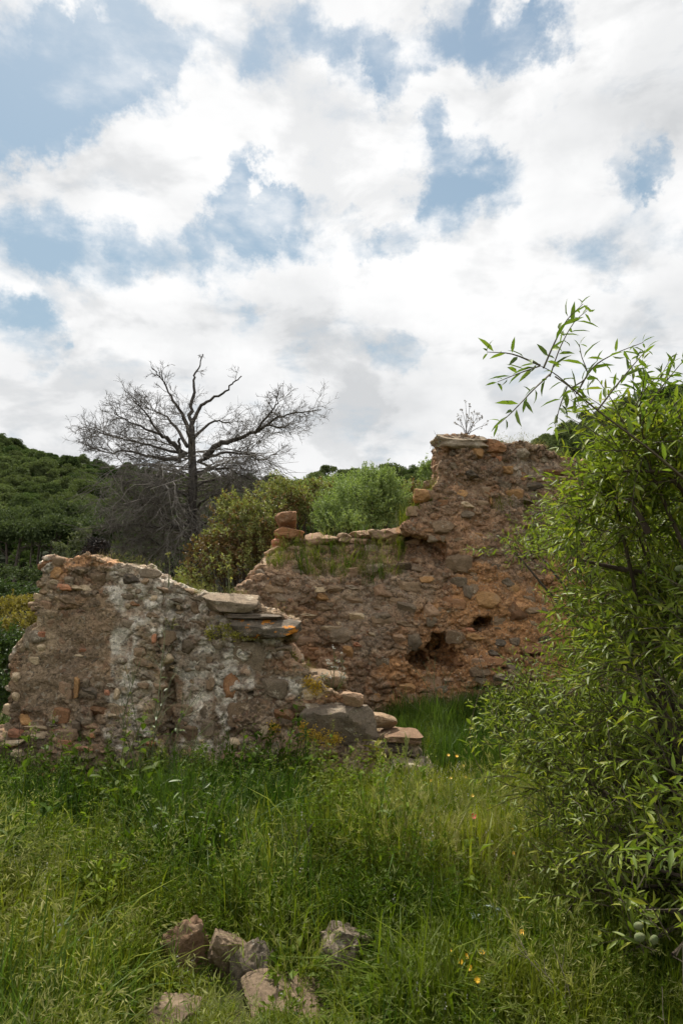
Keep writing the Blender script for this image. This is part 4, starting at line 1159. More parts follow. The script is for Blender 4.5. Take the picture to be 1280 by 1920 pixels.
# ---- rear wall
def build_rear_wall():
    Y = 10.0
    w = Wall(-1.95, 4.6, 9.55, 11.35, .05, 4.75, .021, 60)
    lo = 1560
    lower = [(425, lo), (440, 1125), (452, 1104), (480, 1088), (520, 1082), (560, 1086), (640, 1090), (700, 1083), (760, 1074), (835, 1068), (900, 1060), (1300, 1050), (1300, lo)]
    upper = [(455, lo), (478, 1080), (500, 1042), (512, 1012), (512, 992), (535, 985), (560, 990), (575, 1010), (600, 1008), (640, 1002), (690, 998), (745, 990),
             (772, 966), (800, 940), (840, 930), (840, lo)]
    tower = [(836, lo), (832, 1062), (838, 1040), (830, 1014), (800, 1002), (762, 990), (772, 972), (796, 950), (812, 938), (820, 910), (825, 872), (831, 842), (836, 822), (844, 814),
             (898, 812), (914, 826), (935, 818), (985, 824), (1040, 832), (1080, 850), (1160, 868), (1300, 900), (1300, lo)]
    w.add(poly_at(lower, Y), lambda x, z: Y + .03 * (z - 1), 11.2)
    w.add(poly_at(upper, Y + .55), lambda x, z: Y + .50 + .08 * np.clip(z - 2, 0, 3), 11.2)
    slope = [(470, lo), (486, 1092), (505, 1050), (520, 1030), (575, 1022), (640, 1016), (745, 1004), (790, 992), (836, 1004), (836, lo)]
    zl, zh = P(600, 1084, Y)[2], P(600, 1014, Y + .4)[2]
    w.add(poly_at(slope, Y + .25), lambda x, z: Y + .03 + .52 * np.clip((z - zl) / (zh - zl), 0, 1.2), 11.2)     # rubble bank between ledge and upper wall
    w.add(poly_at(tower, Y), lambda x, z: Y - .04 + .04 * (z - 1) + .22 * sstep(x, 2.6, 2.95) * sstep(z, 2.6, 3.1), 11.2)
    w.roughen([((1.3, 1.3, 1.5), .07), ((3, 3, 4.5), .05), ((7, 7, 10), .032), ((14, 14, 18), .017), ((26, 26, 26), .008)])
    for (px, py, rx, rz, d) in [(803, 1238, .31, .20, .65), (824, 1214, .26, .20, .60), (845, 1240, .16, .17, .5), (782, 1240, .18, .14, .5), (906, 1168, .14, .10, .5), (896, 1175, .18, .07, .4),
                                (924, 933, .03, .06, .2), (834, 1036, .06, .17, .3), (880, 1076, .30, .028, .12), (930, 1090, .2, .06, .08), (985, 872, .03, .14, .12), (893, 1046, .06, .03, .12),
                                (850, 1090, .12, .06, .07), (1000, 1226, .22, .03, .2), (930, 1228, .10, .025, .16), (960, 1252, .25, .028, .22), (900, 1290, .3, .035, .2), (1000, 1292, .3, .03, .2),
                                (800, 1300, .25, .03, .12), (620, 1212, .12, .05, .18), (590, 1215, .06, .03, .12), (960, 1010, .2, .025, .1), (1040, 960, .25, .03, .14), (900, 985, .16, .022, .1),
                                (730, 1290, .2, .02, .1), (1050, 905, .25, .02, .2), (560, 1130, .06, .03, .08)]:
        c = P(px, py, Y); w.carve((c[0], Y, c[2]), (rx, d, rz), .38)
    wf = w.front() - .018; V, Q = w.mesh('rear')
    base = np.tile(np.array([[.185, .130, .092]]), (len(V), 1))
    base = lerp(base, (.235, .165, .115), sstep(fbm(V, (1.5, 1.5, 2.4), 4, 12), .0, .7))
    base = lerp(base, (.130, .095, .072), sstep(fbm(V, (1.2, 1.2, 1.8), 3, 27), .1, .8))
    # bare orange earth where the render has fallen low on the right
    earth = np.maximum.reduce([blobmask(V, 900, 1150, Y, 110, 70, 2), blobmask(V, 960, 1230, Y, 140, 70, 4), blobmask(V, 800, 1270, Y, 110, 50, 6), blobmask(V, 1050, 1150, Y, 110, 110, 8),
                               blobmask(V, 900, 1090, Y, 60, 36, 10), blobmask(V, 810, 1225, Y, 60, 50, 12)])
    base = lerp(base, (.275, .158, .080), earth * .85)
    base = lerp(base, (.29, .165, .095), np.maximum.reduce([blobmask(V, 760, 1000, 10.3, 60, 26, 14), blobmask(V, 850, 1000, Y, 90, 50, 16), blobmask(V, 620, 1240, Y, 90, 30, 3)]) * .5)
    gre = np.maximum.reduce([blobmask(V, 1000, 870, Y, 70, 46, 18), blobmask(V, 560, 1100, Y, 120, 22, 20), blobmask(V, 990, 935, Y, 60, 30, 22), blobmask(V, 680, 1190, Y, 60, 50, 24), blobmask(V, 640, 1090, Y, 60, 12, 26),
                             blobmask(V, 700, 1120, Y, 110, 50, 28)])
    base = lerp(base, (.195, .165, .135), gre * .7)
    base = lerp(base, (.34, .31, .27), np.maximum(blobmask(V, 990, 868, Y, 55, 26, 30, .7), blobmask(V, 870, 820, Y, 40, 14, 32)) * sstep(fbm(V, 9, 3, 8), -.1, .4) * .7)
    cover = np.maximum.reduce([.7 * blobmask(V, 870, 1000, Y, 70, 60, 50), .7 * blobmask(V, 1010, 1160, Y, 80, 50, 51), .6 * blobmask(V, 700, 1130, Y, 120, 40, 52), .6 * blobmask(V, 900, 1130, Y, 60, 40, 53)])
    pal2 = np.asarray(PAL) * (1.06, .99, .94)
    me = mesh_np('rear_masonry', V, Q, True); c1 = rubble(me, V, base, .20 + .7 * cover, pal2, .043)
    base = c1 + ((base * .55 + c1 * (1.18, 1.0, .82) * .45) - c1) * (earth * .8)[:, None]; paint(me, V, base)
    t = empty('ruined_wall', (P(700, 1320, Y)[0], Y, .4), label='taller rear ruined wall with a dark ragged hole near its foot', cat='wall')
    obj('masonry', me, M['core'], t)
    rng = np.random.default_rng(78)
    S = [((575, 1100, 614, 1110), 'pale'), ((612, 1098, 642, 1110), 'brown'), ((645, 1096, 678, 1108), 'grey'), ((588, 1110, 616, 1124), 'ochre'), ((570, 1122, 592, 1136), 'pink'),
         ((616, 1178, 668, 1208), 'grey'), ((560, 1150, 600, 1158), 'pale'), ((652, 1150, 684, 1166), 'pale'), ((598, 1174, 640, 1184), 'pale'), ((624, 1166, 646, 1172), 'pale'), ((690, 1186, 706, 1198), 'pale'),
         ((662, 1204, 680, 1216), 'brick'), ((640, 1212, 662, 1238), 'ochre'), ((570, 1222, 600, 1246), 'rust'), ((598, 1234, 630, 1250), 'pink'), ((740, 1164, 790, 1180), 'brown'),
         ((765, 1188, 792, 1220), 'grey'), ((838, 1182, 868, 1206), 'brown'), ((735, 1190, 762, 1210), 'pink'), ((790, 1262, 830, 1300), 'pink'), ((745, 1284, 780, 1304), 'ochre'), ((700, 1230, 730, 1260), 'grey'),
         ((872, 1186, 916, 1206), 'ochre'), ((925, 1198, 950, 1212), 'dark'), ((950, 1196, 975, 1212), 'grey'), ((910, 1218, 938, 1230), 'dark'), ((864, 1178, 892, 1188), 'brick'), ((900, 1232, 946, 1248), 'rust'),
         ((944, 1236, 976, 1256), 'grey'), ((976, 1210, 1020, 1226), 'rust'), ((880, 1250, 920, 1270), 'brown'), ((925, 1262, 965, 1280), 'grey'), ((968, 1256, 1010, 1274), 'brown'), ((1010, 1236, 1050, 1252), 'rust'),
         ((880, 1280, 930, 1300), 'grey'), ((935, 1284, 980, 1306), 'brown'), ((846, 1082, 876, 1100), 'grey'), ((865, 1098, 884, 1124), 'grey'), ((936, 1082, 972, 1100), 'grey'), ((950, 1128, 984, 1160), 'rust'),
         ((890, 1110, 940, 1140), 'ochre'), ((856, 1136, 872, 1144), 'dark'), ((832, 1040, 884, 1074), 'brown'), ((830, 1012, 842, 1040), 'rust'), ((910, 955, 950, 974), 'pink'), ((862, 940, 894, 954), 'pale'),
         ((860, 958, 890, 972), 'grey'), ((872, 882, 900, 898), 'dark'), ((842, 844, 858, 858), 'dark'), ((834, 866, 868, 882), 'grey'), ((836, 894, 880, 912), 'grey'), ((896, 912, 918, 934), 'brown'),
         ((912, 832, 942, 856), 'rust'), ((932, 854, 944, 864), 'brick'), ((918, 930, 926, 946), 'ochre'), ((1006, 894, 1070, 902), 'pink'), ((1020, 882, 1062, 892), 'rust'), ((960, 928, 1000, 942), 'grey'),
         ((808, 976, 852, 1000), 'brown'), ((776, 918, 806, 940), 'ochre'), ((762, 950, 790, 966), 'brown'), ((940, 874, 962, 890), 'ochre'), ((700, 1120, 730, 1140), 'brown'), ((740, 1130, 780, 1150), 'grey'),
         ((640, 1120, 690, 1140), 'brown'), ((790, 1130, 830, 1156), 'pink'), ((740, 1090, 790, 1112), 'brown'), ((590, 1130, 632, 1150), 'brown'), ((700, 1150, 734, 1166), 'grey'), ((1010, 990, 1060, 1006), 'ochre'),
         ((960, 975, 1004, 990), 'pink'), ((980, 905, 1020, 920), 'dark'), ((1000, 848, 1040, 866), 'lichened'), ((960, 842, 992, 860), 'lichened'), ((510, 1110, 545, 1128), 'grey'), ((500, 1140, 540, 1158), 'brown')]
    for bx, mt in S: px_stone(wf, w, t, bx, Y, mt, rng, proud=rng.uniform(.015, .05), thick=.13)
    def cap(box, Yc, mat, dep, nm, lab=None, rot=(0, 0, 0), seed=0, boxy=5.):
        x0, y0, x1, y1 = box; a = P(x0, y1, Yc); c = P(x1, y0, Yc)
        me2 = stone_mesh(nm, 400 + seed, True, boxy=boxy, rough=.09, cuts=5); me2.materials.append(M[mat])
        o = obj(nm, me2, None, t, loc=((a[0] + c[0]) / 2, Yc + dep, (a[2] + c[2]) / 2), rot=rot, scale=((c[0] - a[0]) / 2 * 1.08, dep, (c[2] - a[2]) / 2 * 1.12))
        if lab: o['label'] = lab
    cap((824, 808, 912, 834), 9.98, 'lichened', .34, 'capstone', 'flat grey lichened stone capping the tall wall', (R(3), R(-2), R(4)), 1, 7.)
    cap((908, 818, 948, 842), 10.02, 'rust', .26, 'capstone', None, (R(5), R(6), R(10)), 2)
    cap((516, 958, 560, 988), 10.45, 'rust', .2, 'capstone', 'angular stone perched on the left end of the rear wall', (R(4), R(-4), R(14)), 12, 6.)
    cap((508, 984, 566, 1006), 10.42, 'rust', .24, 'capstone', None, (R(3), R(4), R(-6)), 4)
    cap((508, 1008, 540, 1024), 10.45, 'brick', .2, 'capstone', None, (R(3), R(-6), R(6)), 5)
    cap((494, 1026, 532, 1042), 10.4, 'pink', .2, 'capstone', None, (R(3), R(-24), R(6)), 6)
    cap((490, 1044, 512, 1064), 10.3, 'pale', .14, 'capstone', None, (R(3), R(-30), R(6)), 7)
    q = [(572, 997, 606, 1020), (602, 1000, 640, 1016), (634, 996, 664, 1014), (655, 993, 700, 1010), (692, 990, 722, 1008), (716, 988, 752, 1006), (744, 984, 776, 1002), (655, 1006, 690, 1020), (722, 1000, 760, 1016)]
    for i, bx in enumerate(q): cap(bx, 10.42 + .03 * (i % 3), ['pink', 'pink', 'brown', 'pink', 'brown', 'pink', 'rust'][i % 7], .22, 'coping_stone', None, (R(8), R(-9 + 14 * ((i * 37) % 5) / 5), R(6)), 20 + i)
    for i, bx in enumerate([(744, 1054, 772, 1066), (700, 1056, 716, 1068), (645, 1062, 676, 1082), (690, 1060, 712, 1078), (770, 1062, 800, 1078), (576, 1064, 590, 1080), (612, 1076, 640, 1090)]):
        cap(bx, 10.12, ['tan', 'grey', 'pink', 'grey', 'brown', 'tan', 'grey'][i], .1, 'loose_stone', None, (R(4), R(5), R(20 * i)), 40 + i)
    skip = inpx([(*b_[0], Y) for b_ in S] + [(740, 1180, 860, 1270, Y), (880, 1150, 930, 1180, Y)])
    low = inpx([(860, 1190, 1120, 1320, Y)])
    def dens(x, z): return .9 if low(x, z) else .55
    def pick(x, z, ww, hh, r):
        u = int(r.integers(0, 9))
        if low(x, z): return 'stone', ['rust', 'brown', 'grey', 'ochre', 'dark', 'rust', 'brown', 'grey', 'pink'][u]
        return 'stone', ['brown', 'brown', 'pink', 'rust', 'grey', 'brown', 'pink', 'ochre', 'grey'][u]
    def skip2(x, z): return skip(x, z) or x > 3.6
    courses(w, wf, t, rng, (-1.4, 3.6, .55, 4.3), dens, pick, 205, .07, .17, skip2, (-.02, .02))
    return w, wf, t


RW, RWF, RWT = build_rear_wall()


# ------------------------------------------------------------------ almond tree on the right
def build_almond():
    rng = np.random.default_rng(91)
    base = np.array([2.05, 3.75, gz(2.05, 3.75)])
    t = empty('almond_tree', tuple(base), label='large leafy almond tree with green fruit filling the right side', cat='tree')
    # (photo x, y, depth, radius in metres, shoots, leaf length)
    lobes = [(1205, 850, 2.9, 75, 34, .066), (1150, 930, 3.2, 80, 46, .064), (1270, 900, 3.0, 120, 90, .066), (1195, 1000, 3.3, 120, 100, .062),
             (1095, 1030, 4.2, 80, 60, .055), (1015, 1045, 4.7, 80, 40, .052), (965, 1035, 4.9, 45, 14, .05), (1040, 985, 4.6, 50, 20, .052), (930, 1350, 4.9, 50, 20, .052), (985, 1310, 4.7, 50, 22, .052), (1120, 1105, 4.4, 85, 76, .055), (1220, 1110, 3.6, 130, 110, .060),
             (1142, 1195, 4.1, 78, 76, .057), (1210, 1235, 3.5, 110, 90, .062), (1310, 1180, 3.2, 150, 110, .064), (1100, 1270, 4.3, 70, 60, .055),
             (1015, 1345, 4.5, 78, 70, .055), (1075, 1395, 4.1, 95, 96, .058), (1145, 1340, 3.8, 66, 34, .060), (968, 1395, 4.7, 46, 26, .055),
             (1025, 1465, 4.3, 80, 70, .056), (1105, 1485, 3.8, 88, 50, .060), (1285, 1330, 2.9, 80, 20, .062), (1110, 1000, 3.9, 80, 46, .055), (1090, 1160, 4.3, 60, 34, .052), (1250, 1420, 3.2, 60, 8, .068), (1065, 1560, 4.0, 70, 44, .058),
             (1130, 1600, 3.7, 76, 28, .062), (1245, 1560, 3.0, 90, 9, .068), (1100, 1670, 3.8, 60, 24, .060), (1190, 1700, 3.3, 80, 9, .066),
             (1270, 1660, 3.0, 80, 7, .068), (1260, 1790, 2.9, 70, 7, .070), (1170, 1790, 3.4, 60, 7, .066), (1460, 1350, 3.6, 200, 110, .066), (1460, 1050, 3.3, 190, 110, .066),
             (1500, 1650, 3.6, 200, 100, .066), (1310, 1500, 4.5, 190, 190, .06), (1270, 1250, 4.8, 190, 150, .06), (1340, 1000, 4.4, 190, 110, .06), (1250, 1700, 4.3, 140, 150, .06),
             (1190, 1420, 4.6, 110, 170, .06), (1180, 1600, 4.5, 100, 190, .06), (1560, 900, 2.6, 200, 120, .066), (1500, 1300, 2.5, 180, 130, .066), (1500, 1650, 2.5, 180, 130, .066), (1230, 1480, 4.0, 90, 110, .06), (1240, 1680, 3.9, 100, 110, .06), (1240, 905, 4.6, 130, 110, .06), (1400, 880, 4.4, 190, 130, .06), (1340, 1090, 5.1, 190, 130, .06), (1200, 1040, 5.0, 110, 80, .06), (1520, 1000, 5.2, 210, 130, .06), (1250, 1350, 5.3, 190, 140, .06), (1330, 1780, 3.9, 170, 120, .06), (1600, 1300, 3.9, 220, 110, .066)]  # unseen right-hand lobes and rear canopy lobes added to shade the lower front
    lobes = [(a, b_, Y, k * Y / FPX, n, L) for (a, b_, Y, k, n, L) in lobes]
    stems = MB(); LP, LD, LN, LL = [], [], [], []

    def shoot(pth, L, step=.021, keep=None):
        """leaves in a spiral along a twig"""
        seg = np.linalg.norm(np.diff(pth, axis=0), axis=1); cum = np.concatenate([[0], np.cumsum(seg)]); tot = cum[-1]
        s = np.arange(.10 * tot, tot, step); s = np.append(s, [tot, tot]); n = len(s)
        pt = np.stack([np.interp(s, cum, pth[:, k]) for k in range(3)], 1)
        ax = unit(np.stack([np.gradient(pt[:, k]) for k in range(3)], 1) + 1e-6)
        ang = np.arange(n) * 2.4 + rng.uniform(0, 6.28) + rng.normal(size=n) * .3
        u = unit(np.cross(ax, (0.13, .3, 1.0))); v = np.cross(ax, u)
        rad = np.cos(ang)[:, None] * u + np.sin(ang)[:, None] * v
        d = unit(ax * rng.uniform(.4, 1.0, (n, 1)) + rad * rng.uniform(.6, 1.0, (n, 1)) + rng.normal(size=(n, 3)) * .2 - np.array([0, 0, .04]))
        nn = unit(np.array([0, 0, 1.]) + rad * .35 + rng.normal(size=(n, 3)) * .45)
        tap = np.where(s > tot * .88, .62, 1.0) * rng.uniform(.62, 1.15, n) * L
        tgt = (LP, LD, LN, LL) if keep is None else keep
        for a, c in zip(tgt, (pt + rad * .004, d, nn, tap)): a.append(c)

    for (px, py, Y, r, ns, L) in lobes:
        c = P(px, py, Y); L *= 1.12 if Y < 3.7 else .98
        for k in range(ns):
            q = unit(rng.normal(size=3)); q[2] = q[2] if q[2] > -.5 else -q[2]
            ln = rng.uniform(.22, .46) * (L / .08); s0 = c + q * r * rng.uniform(.05, .85)
            d = unit(q * .55 + rng.normal(size=3) * .5 + np.array([-.18, -.05, .34]))
            e = s0 + d * ln
            pth = np.array([s0, (s0 + e) / 2 + rng.normal(size=3) * .015, e - np.array([0, 0, .03])])
            tube(stems, pth, [.0032, .0025, .0012], 3)
            shoot(pth, L, .020)
    # shoots standing against the sky
    HP = ([], [], [], []); Yh = 2.55
    hero = [([(1290, 905), (1240, 862), (1190, 822), (1110, 762), (1045, 705), (1005, 682)], 0, -.15, .0065),
            ([(1012, 685), (960, 664), (912, 660)], -.15, -.2, .004), ([(1018, 690), (1040, 640), (1062, 600), (1092, 570)], -.15, -.1, .004),
            ([(1030, 706), (1050, 650), (1075, 605), (1100, 582)], -.13, -.02, .003), ([(1080, 738), (1110, 690), (1150, 664), (1205, 642)], -.1, .05, .004),
            ([(1120, 768), (1160, 716), (1190, 680), (1212, 655)], -.06, .1, .004), ([(1012, 686), (972, 700), (932, 716)], -.15, -.22, .003),
            ([(1030, 702), (1000, 730), (962, 770), (934, 796)], -.14, -.25, .004), ([(1062, 725), (1048, 765), (1040, 800)], -.12, -.2, .003),
            ([(1215, 760), (1240, 725), (1280, 676)], .1, .1, .005), ([(1190, 760), (1215, 722), (1240, 700)], .1, .15, .003),
            ([(1070, 728), (1100, 705), (1090, 670), (1085, 645)], -.1, -.05, .003), ([(1040, 706), (1060, 720), (1075, 735), (1085, 760)], -.1, -.2, .003)]
    for k, (lst, d0, d1, r) in enumerate(hero):
        pth = smooth_path([P(a, c, Yh + d0 + (d1 - d0) * i / (len(lst) - 1)) for i, (a, c) in enumerate(lst)], 4)
        tube(stems, pth, np.linspace(r, .0012, len(pth)), 5)
        shoot(pth, .078, .024 if k else .055, HP)
    # boughs from the base out to the lobes
    for (px, py, Y, r, ns, L) in lobes:
        c = P(px, py, Y); m = base * .5 + c * .5 + np.array([.1, 0, .15]) + rng.normal(size=3) * .08
        pth = smooth_path([base - (0, 0, .1), base * .78 + m * .22 + (0, 0, .1), m, c], 4)
        mb = MB(); tube(mb, pth, np.linspace(.034, .006, len(pth)), 6); obj('branch', mb.mesh('almond_branch', True), M['bark'], t)
    for lst, Y in [([(1290, 925), (1262, 900), (1240, 885), (1165, 884)], 2.9), ([(1215, 1000), (1195, 960), (1180, 930)], 3.0), ([(1200, 1075), (1130, 1060), (1090, 1050)], 3.4)]:
        pth = smooth_path([P(a, c, Y) for a, c in lst], 4); mb = MB(); tube(mb, pth, np.linspace(.017, .005, len(pth)), 6)
        obj('branch', mb.mesh('almond_branch', True), M['bark'], t)
    pth = smooth_path([base - (0, 0, .2), base + (.03, .02, .25), base + (.1, 0, .6)], 4); mb = MB(); tube(mb, pth, np.linspace(.075, .05, len(pth)), 9)
    obj('trunk', mb.mesh('almond_trunk', True), M['bark'], t)
    o = obj('twigs', stems.mesh('almond_twigs'), M['almond_twig'], t); o['kind'] = 'stuff'
    Pt, D, N, L = (np.concatenate(a) for a in (LP, LD, LN, LL))
    H = [np.concatenate(a) for a in HP]
    Pt, D, N, L = (np.concatenate([a, h[300:]]) for a, h in zip((Pt, D, N, L), H)); H = [h[:300] for h in H]
    # the leaves that show largest are leaves of their own
    room = 300 - len(H[3]); single = np.zeros(len(L), bool)
    if room > 0:
        f = Pt[:, 1] * math.cos(PITCH) + (Pt[:, 2] - CAM_Z) * math.sin(PITCH)
        u = Pt[:, 0] / f * FPX + CXP
        cand = np.where((u > 900) & (u < 1275))[0]
        cand = cand[np.argsort(Pt[cand, 1])[:room]]; single[cand] = True
    V, F = leaves8(Pt[~single], D[~single], N[~single], L[~single], L[~single] * .225, droop=rng.uniform(.0, .35, (~single).sum()))
    o = obj('foliage', mesh_np('almond_foliage', V, F, True), M['almond_leaf'], t); o['kind'] = 'stuff'
    shp = []
    for k in range(3):
        V, F = leaves8(np.zeros((1, 3)), np.array([[0, 1., 0]]), np.array([[0, 0, 1.]]), 1.0, .235, droop=[.08, .2, .32][k])
        me = mesh_np('almond_leaf', V, F, True); me.materials.append(M['almond_leaf_obj']); shp.append(me)
    from mathutils import Matrix
    A = [np.concatenate([H[k][:300], (Pt, D, N, L)[k][single]]) for k in range(4)]
    for i in range(len(A[3])):
        d = unit(A[1][i]); s = unit(np.cross(d, A[2][i])); n = np.cross(s, d)
        m = Matrix(((s[0], d[0], n[0]), (s[1], d[1], n[1]), (s[2], d[2], n[2])))
        obj('leaf', shp[i % 3], None, t, loc=A[0][i], rot=m.to_euler(), scale=(A[3][i],) * 3)
    # green almonds
    p, f = stone_shape(5, True, boxy=2.2, rough=.02, cuts=0); p[:, 2] *= 1.0
    fm = mesh_np('almond_husk', p, f, True); fm.materials.append(M['almond_fruit'])
    for (px, py, Y, s) in [(1143, 1143, 3.55, .0195), (1201, 1168, 3.3, .018), (1192, 1184, 3.3, .017), (1164, 1309, 3.2, .018), (1017, 1334, 3.75, .019), (992, 1342, 3.85, .015), (963, 1328, 4.4, .016),
                           (1088, 1068, 3.8, .018), (1198, 1757, 2.75, .018), (1225, 1762, 2.75, .017), (1196, 1736, 2.78, .017), (1273, 1066, 2.7, .018)]:
        o = obj('fruit', fm, None, t, loc=P(px, py, Y), rot=(rng.uniform(-.5, .5), rng.uniform(.6, 1.6), rng.uniform(-.6, .6)), scale=(s * .82, s * .7, s * 1.12))


build_almond()


# ------------------------------------------------------------------ grass and weeds
def blades(rng, n, rad, h0, h1, lean, wid, base=None):
    a = rng.uniform(0, 6.28, n); r = rad * np.sqrt(rng.random(n)); b0 = np.stack([r * np.cos(a), r * np.sin(a), np.full(n, -.02)], 1) if base is None else base
    h = rng.uniform(h0, h1, n); az = rng.uniform(0, 6.28, n); ln = np.abs(rng.normal(size=n)) * lean * h
    d = np.stack([np.cos(az), np.sin(az), np.zeros(n)], 1); s = np.stack([-np.sin(az), np.cos(az), np.zeros(n)], 1)
    w = wid * rng.uniform(.6, 1.2, n)
    def at(t): return b0 + np.array([0, 0, 1.]) * (h * (t - .32 * (ln / h) * t ** 3))[:, None] + d * (ln * t ** 2)[:, None]
    p0, p1, p2, p3 = at(0), at(.4), at(.75), at(1.)
    W3 = w[:, None] * s
    V = np.stack([p0 - W3 * .4, p0 + W3 * .4, p1 - W3 * .5, p1 + W3 * .5, p2 - W3 * .35, p2 + W3 * .35, p3], 1).reshape(-1, 3)
    f = np.array([[0, 1, 3], [0, 3, 2], [2, 3, 5], [2, 5, 4], [4, 5, 6]])
    return V, (np.arange(n)[:, None, None] * 7 + f[None]).reshape(-1, 3), p3, unit(p3 - p2)


def grass_templates():
    rng = np.random.default_rng(12); T = []
    def fin(mb, mats):
        me = mb.mesh('grass_kind')
        for m in mats: me.materials.append(M[m])
        T.append(me)
    for k in range(3):                                            # 0-2 green tufts
        mb = MB(); V, F, _, _ = blades(rng, 28, .11, .12, .40, .6, .0088); mb.add(V, F, 0)
        V, F, _, _ = blades(rng, 4, .1, .1, .28, .8, .005); mb.add(V, F, 1); fin(mb, ['g_green', 'g_straw'])
    for k in range(2):                                            # 3-4 deep green, longer
        mb = MB(); V, F, _, _ = blades(rng, 28, .12, .20, .55, .5, .0085); mb.add(V, F, 0); fin(mb, ['g_deep'])
    for k in range(3):                                            # 5-7 nodding brome with pale spikelets
        mb = MB(); V, F, _, _ = blades(rng, 14, .10, .12, .30, .6, .005); mb.add(V, F, 0)
        V, F, tip, td = blades(rng, 8, .08, .30, .50, .55, .0024); mb.add(V, F, 1)
        for q in range(len(tip)):
            m = 9; dd = unit(td[q] + rng.normal(size=(m, 3)) * .45 + np.array([0, 0, -.5])); tt = rng.uniform(-.12, .02, (m, 1))
            V, F = leaves4(tip[q] + td[q] * tt + dd * .012, dd, rnd_unit(m, rng), rng.uniform(.028, .05, m), .0055); mb.add(V, F, 2)
        fin(mb, ['g_green', 'g_green', 'g_pale'])
    for k in range(2):                                            # 8-9 low broad weeds
        mb = MB(); n = 46; a = rng.uniform(0, 6.28, n); r = .13 * np.sqrt(rng.random(n)); h = rng.uniform(.02, .17, n)
        pt = np.stack([r * np.cos(a), r * np.sin(a), h], 1); d = unit(np.stack([np.cos(a), np.sin(a), rng.uniform(-.2, .7, n)], 1) + rng.normal(size=(n, 3)) * .4)
        V, F = leaves4(pt, d, unit(np.array([0, 0, 1.]) + rng.normal(size=(n, 3)) * .35), rng.uniform(.03, .075, n), rng.uniform(.018, .036, n)); mb.add(V, F, 0)
        V, F, _, _ = blades(rng, 12, .12, .1, .24, .5, .004); mb.add(V, F, 0); fin(mb, ['g_broad'])
    for k in range(2):                                            # 10-11 feathery weeds with small leaves up the stem
        mb = MB()
        for q in range(7):
            a = rng.uniform(0, 6.28); r = rng.uniform(0, .08); ht = rng.uniform(.18, .40); lean = rng.normal(size=2) * .07
            s0 = np.array([r * math.cos(a), r * math.sin(a), 0]); e = s0 + np.array([lean[0], lean[1], ht]); tube(mb, [s0, (s0 + e) / 2, e], [.0018, .0015, .001], 3, 1)
            m = 26; tt = rng.uniform(.15, 1, m)[:, None]; dd = unit(rng.normal(size=(m, 3)) + np.array([0, 0, .5]))
            V, F = leaves4(s0 + (e - s0) * tt, dd, rnd_unit(m, rng), rng.uniform(.018, .042, m), .006); mb.add(V, F, 0)
        fin(mb, ['g_broad', 'g_green'])
    mb = MB(); V, F, tip, td = blades(rng, 10, .1, .2, .42, .35, .0022); mb.add(V, F, 0)   # 12 straw
    V, F, _, _ = blades(rng, 16, .1, .08, .2, .9, .004); mb.add(V, F, 0); fin(mb, ['g_straw'])
    mb = MB(); V, F, tip, td = blades(rng, 9, .09, .26, .46, .3, .0024); mb.add(V, F, 0)    # 13 wall barley with bristly ears
    for q in range(len(tip)):
        m = 16; tt = rng.uniform(-.05, .01, (m, 1)); dd = unit(td[q] * 1.4 + rng.normal(size=(m, 3)) * .38)
        V, F = leaves4(tip[q] + td[q] * tt, dd, rnd_unit(m, rng), rng.uniform(.03, .05, m), .0034); mb.add(V, F, 1)
    V, F, _, _ = blades(rng, 12, .1, .12, .25, .5, .005); mb.add(V, F, 0); fin(mb, ['g_green', 'g_pale'])
    mb = MB(); V, F, tip, td = blades(rng, 9, .09, .14, .30, .25, .0022); mb.add(V, F, 0)   # 14 tiny white florets
    m = len(tip)
    for q in range(3):
        V, F = leaves4(tip + rng.normal(size=(m, 3)) * .006, rnd_unit(m, rng), rnd_unit(m, rng), .011, .010); mb.add(V, F, 1)
    V, F, _, _ = blades(rng, 16, .1, .1, .22, .5, .0045); mb.add(V, F, 0); fin(mb, ['g_green', 'petal_w'])
    for k in range(2):                                            # 15-16 tall leafy weeds
        mb = MB()
        for q in range(5):
            ht = rng.uniform(.35, .7); s0 = np.array([*rng.normal(size=2) * .04, 0]); e = s0 + np.array([*rng.normal(size=2) * .12, ht])
            pth = smooth_path([s0, (s0 + e) / 2 + rng.normal(size=3) * .02, e], 4); tube(mb, pth, np.linspace(.0032, .0014, len(pth)), 3, 1)
            m = 16; tt = rng.uniform(.1, .95, m)[:, None]; dd = unit(rng.normal(size=(m, 3)) * np.array([1, 1, .5]) + np.array([0, 0, .45]))
            V, F = leaves8(s0 + (e - s0) * tt, dd, unit(np.array([0, 0, 1.]) + rng.normal(size=(m, 3)) * .3), rng.uniform(.05, .11, m) * (1.2 - .7 * tt[:, 0]), rng.uniform(.018, .034, m)); mb.add(V, F, 0)
            m = 14; V, F = leaves4(e + rng.normal(size=(m, 3)) * np.array([.012, .012, .035]), rnd_unit(m, rng), rnd_unit(m, rng), .014, .008); mb.add(V, F, 2)
        fin(mb, ['g_broad', 'g_green', 'g_pale'])
    return T


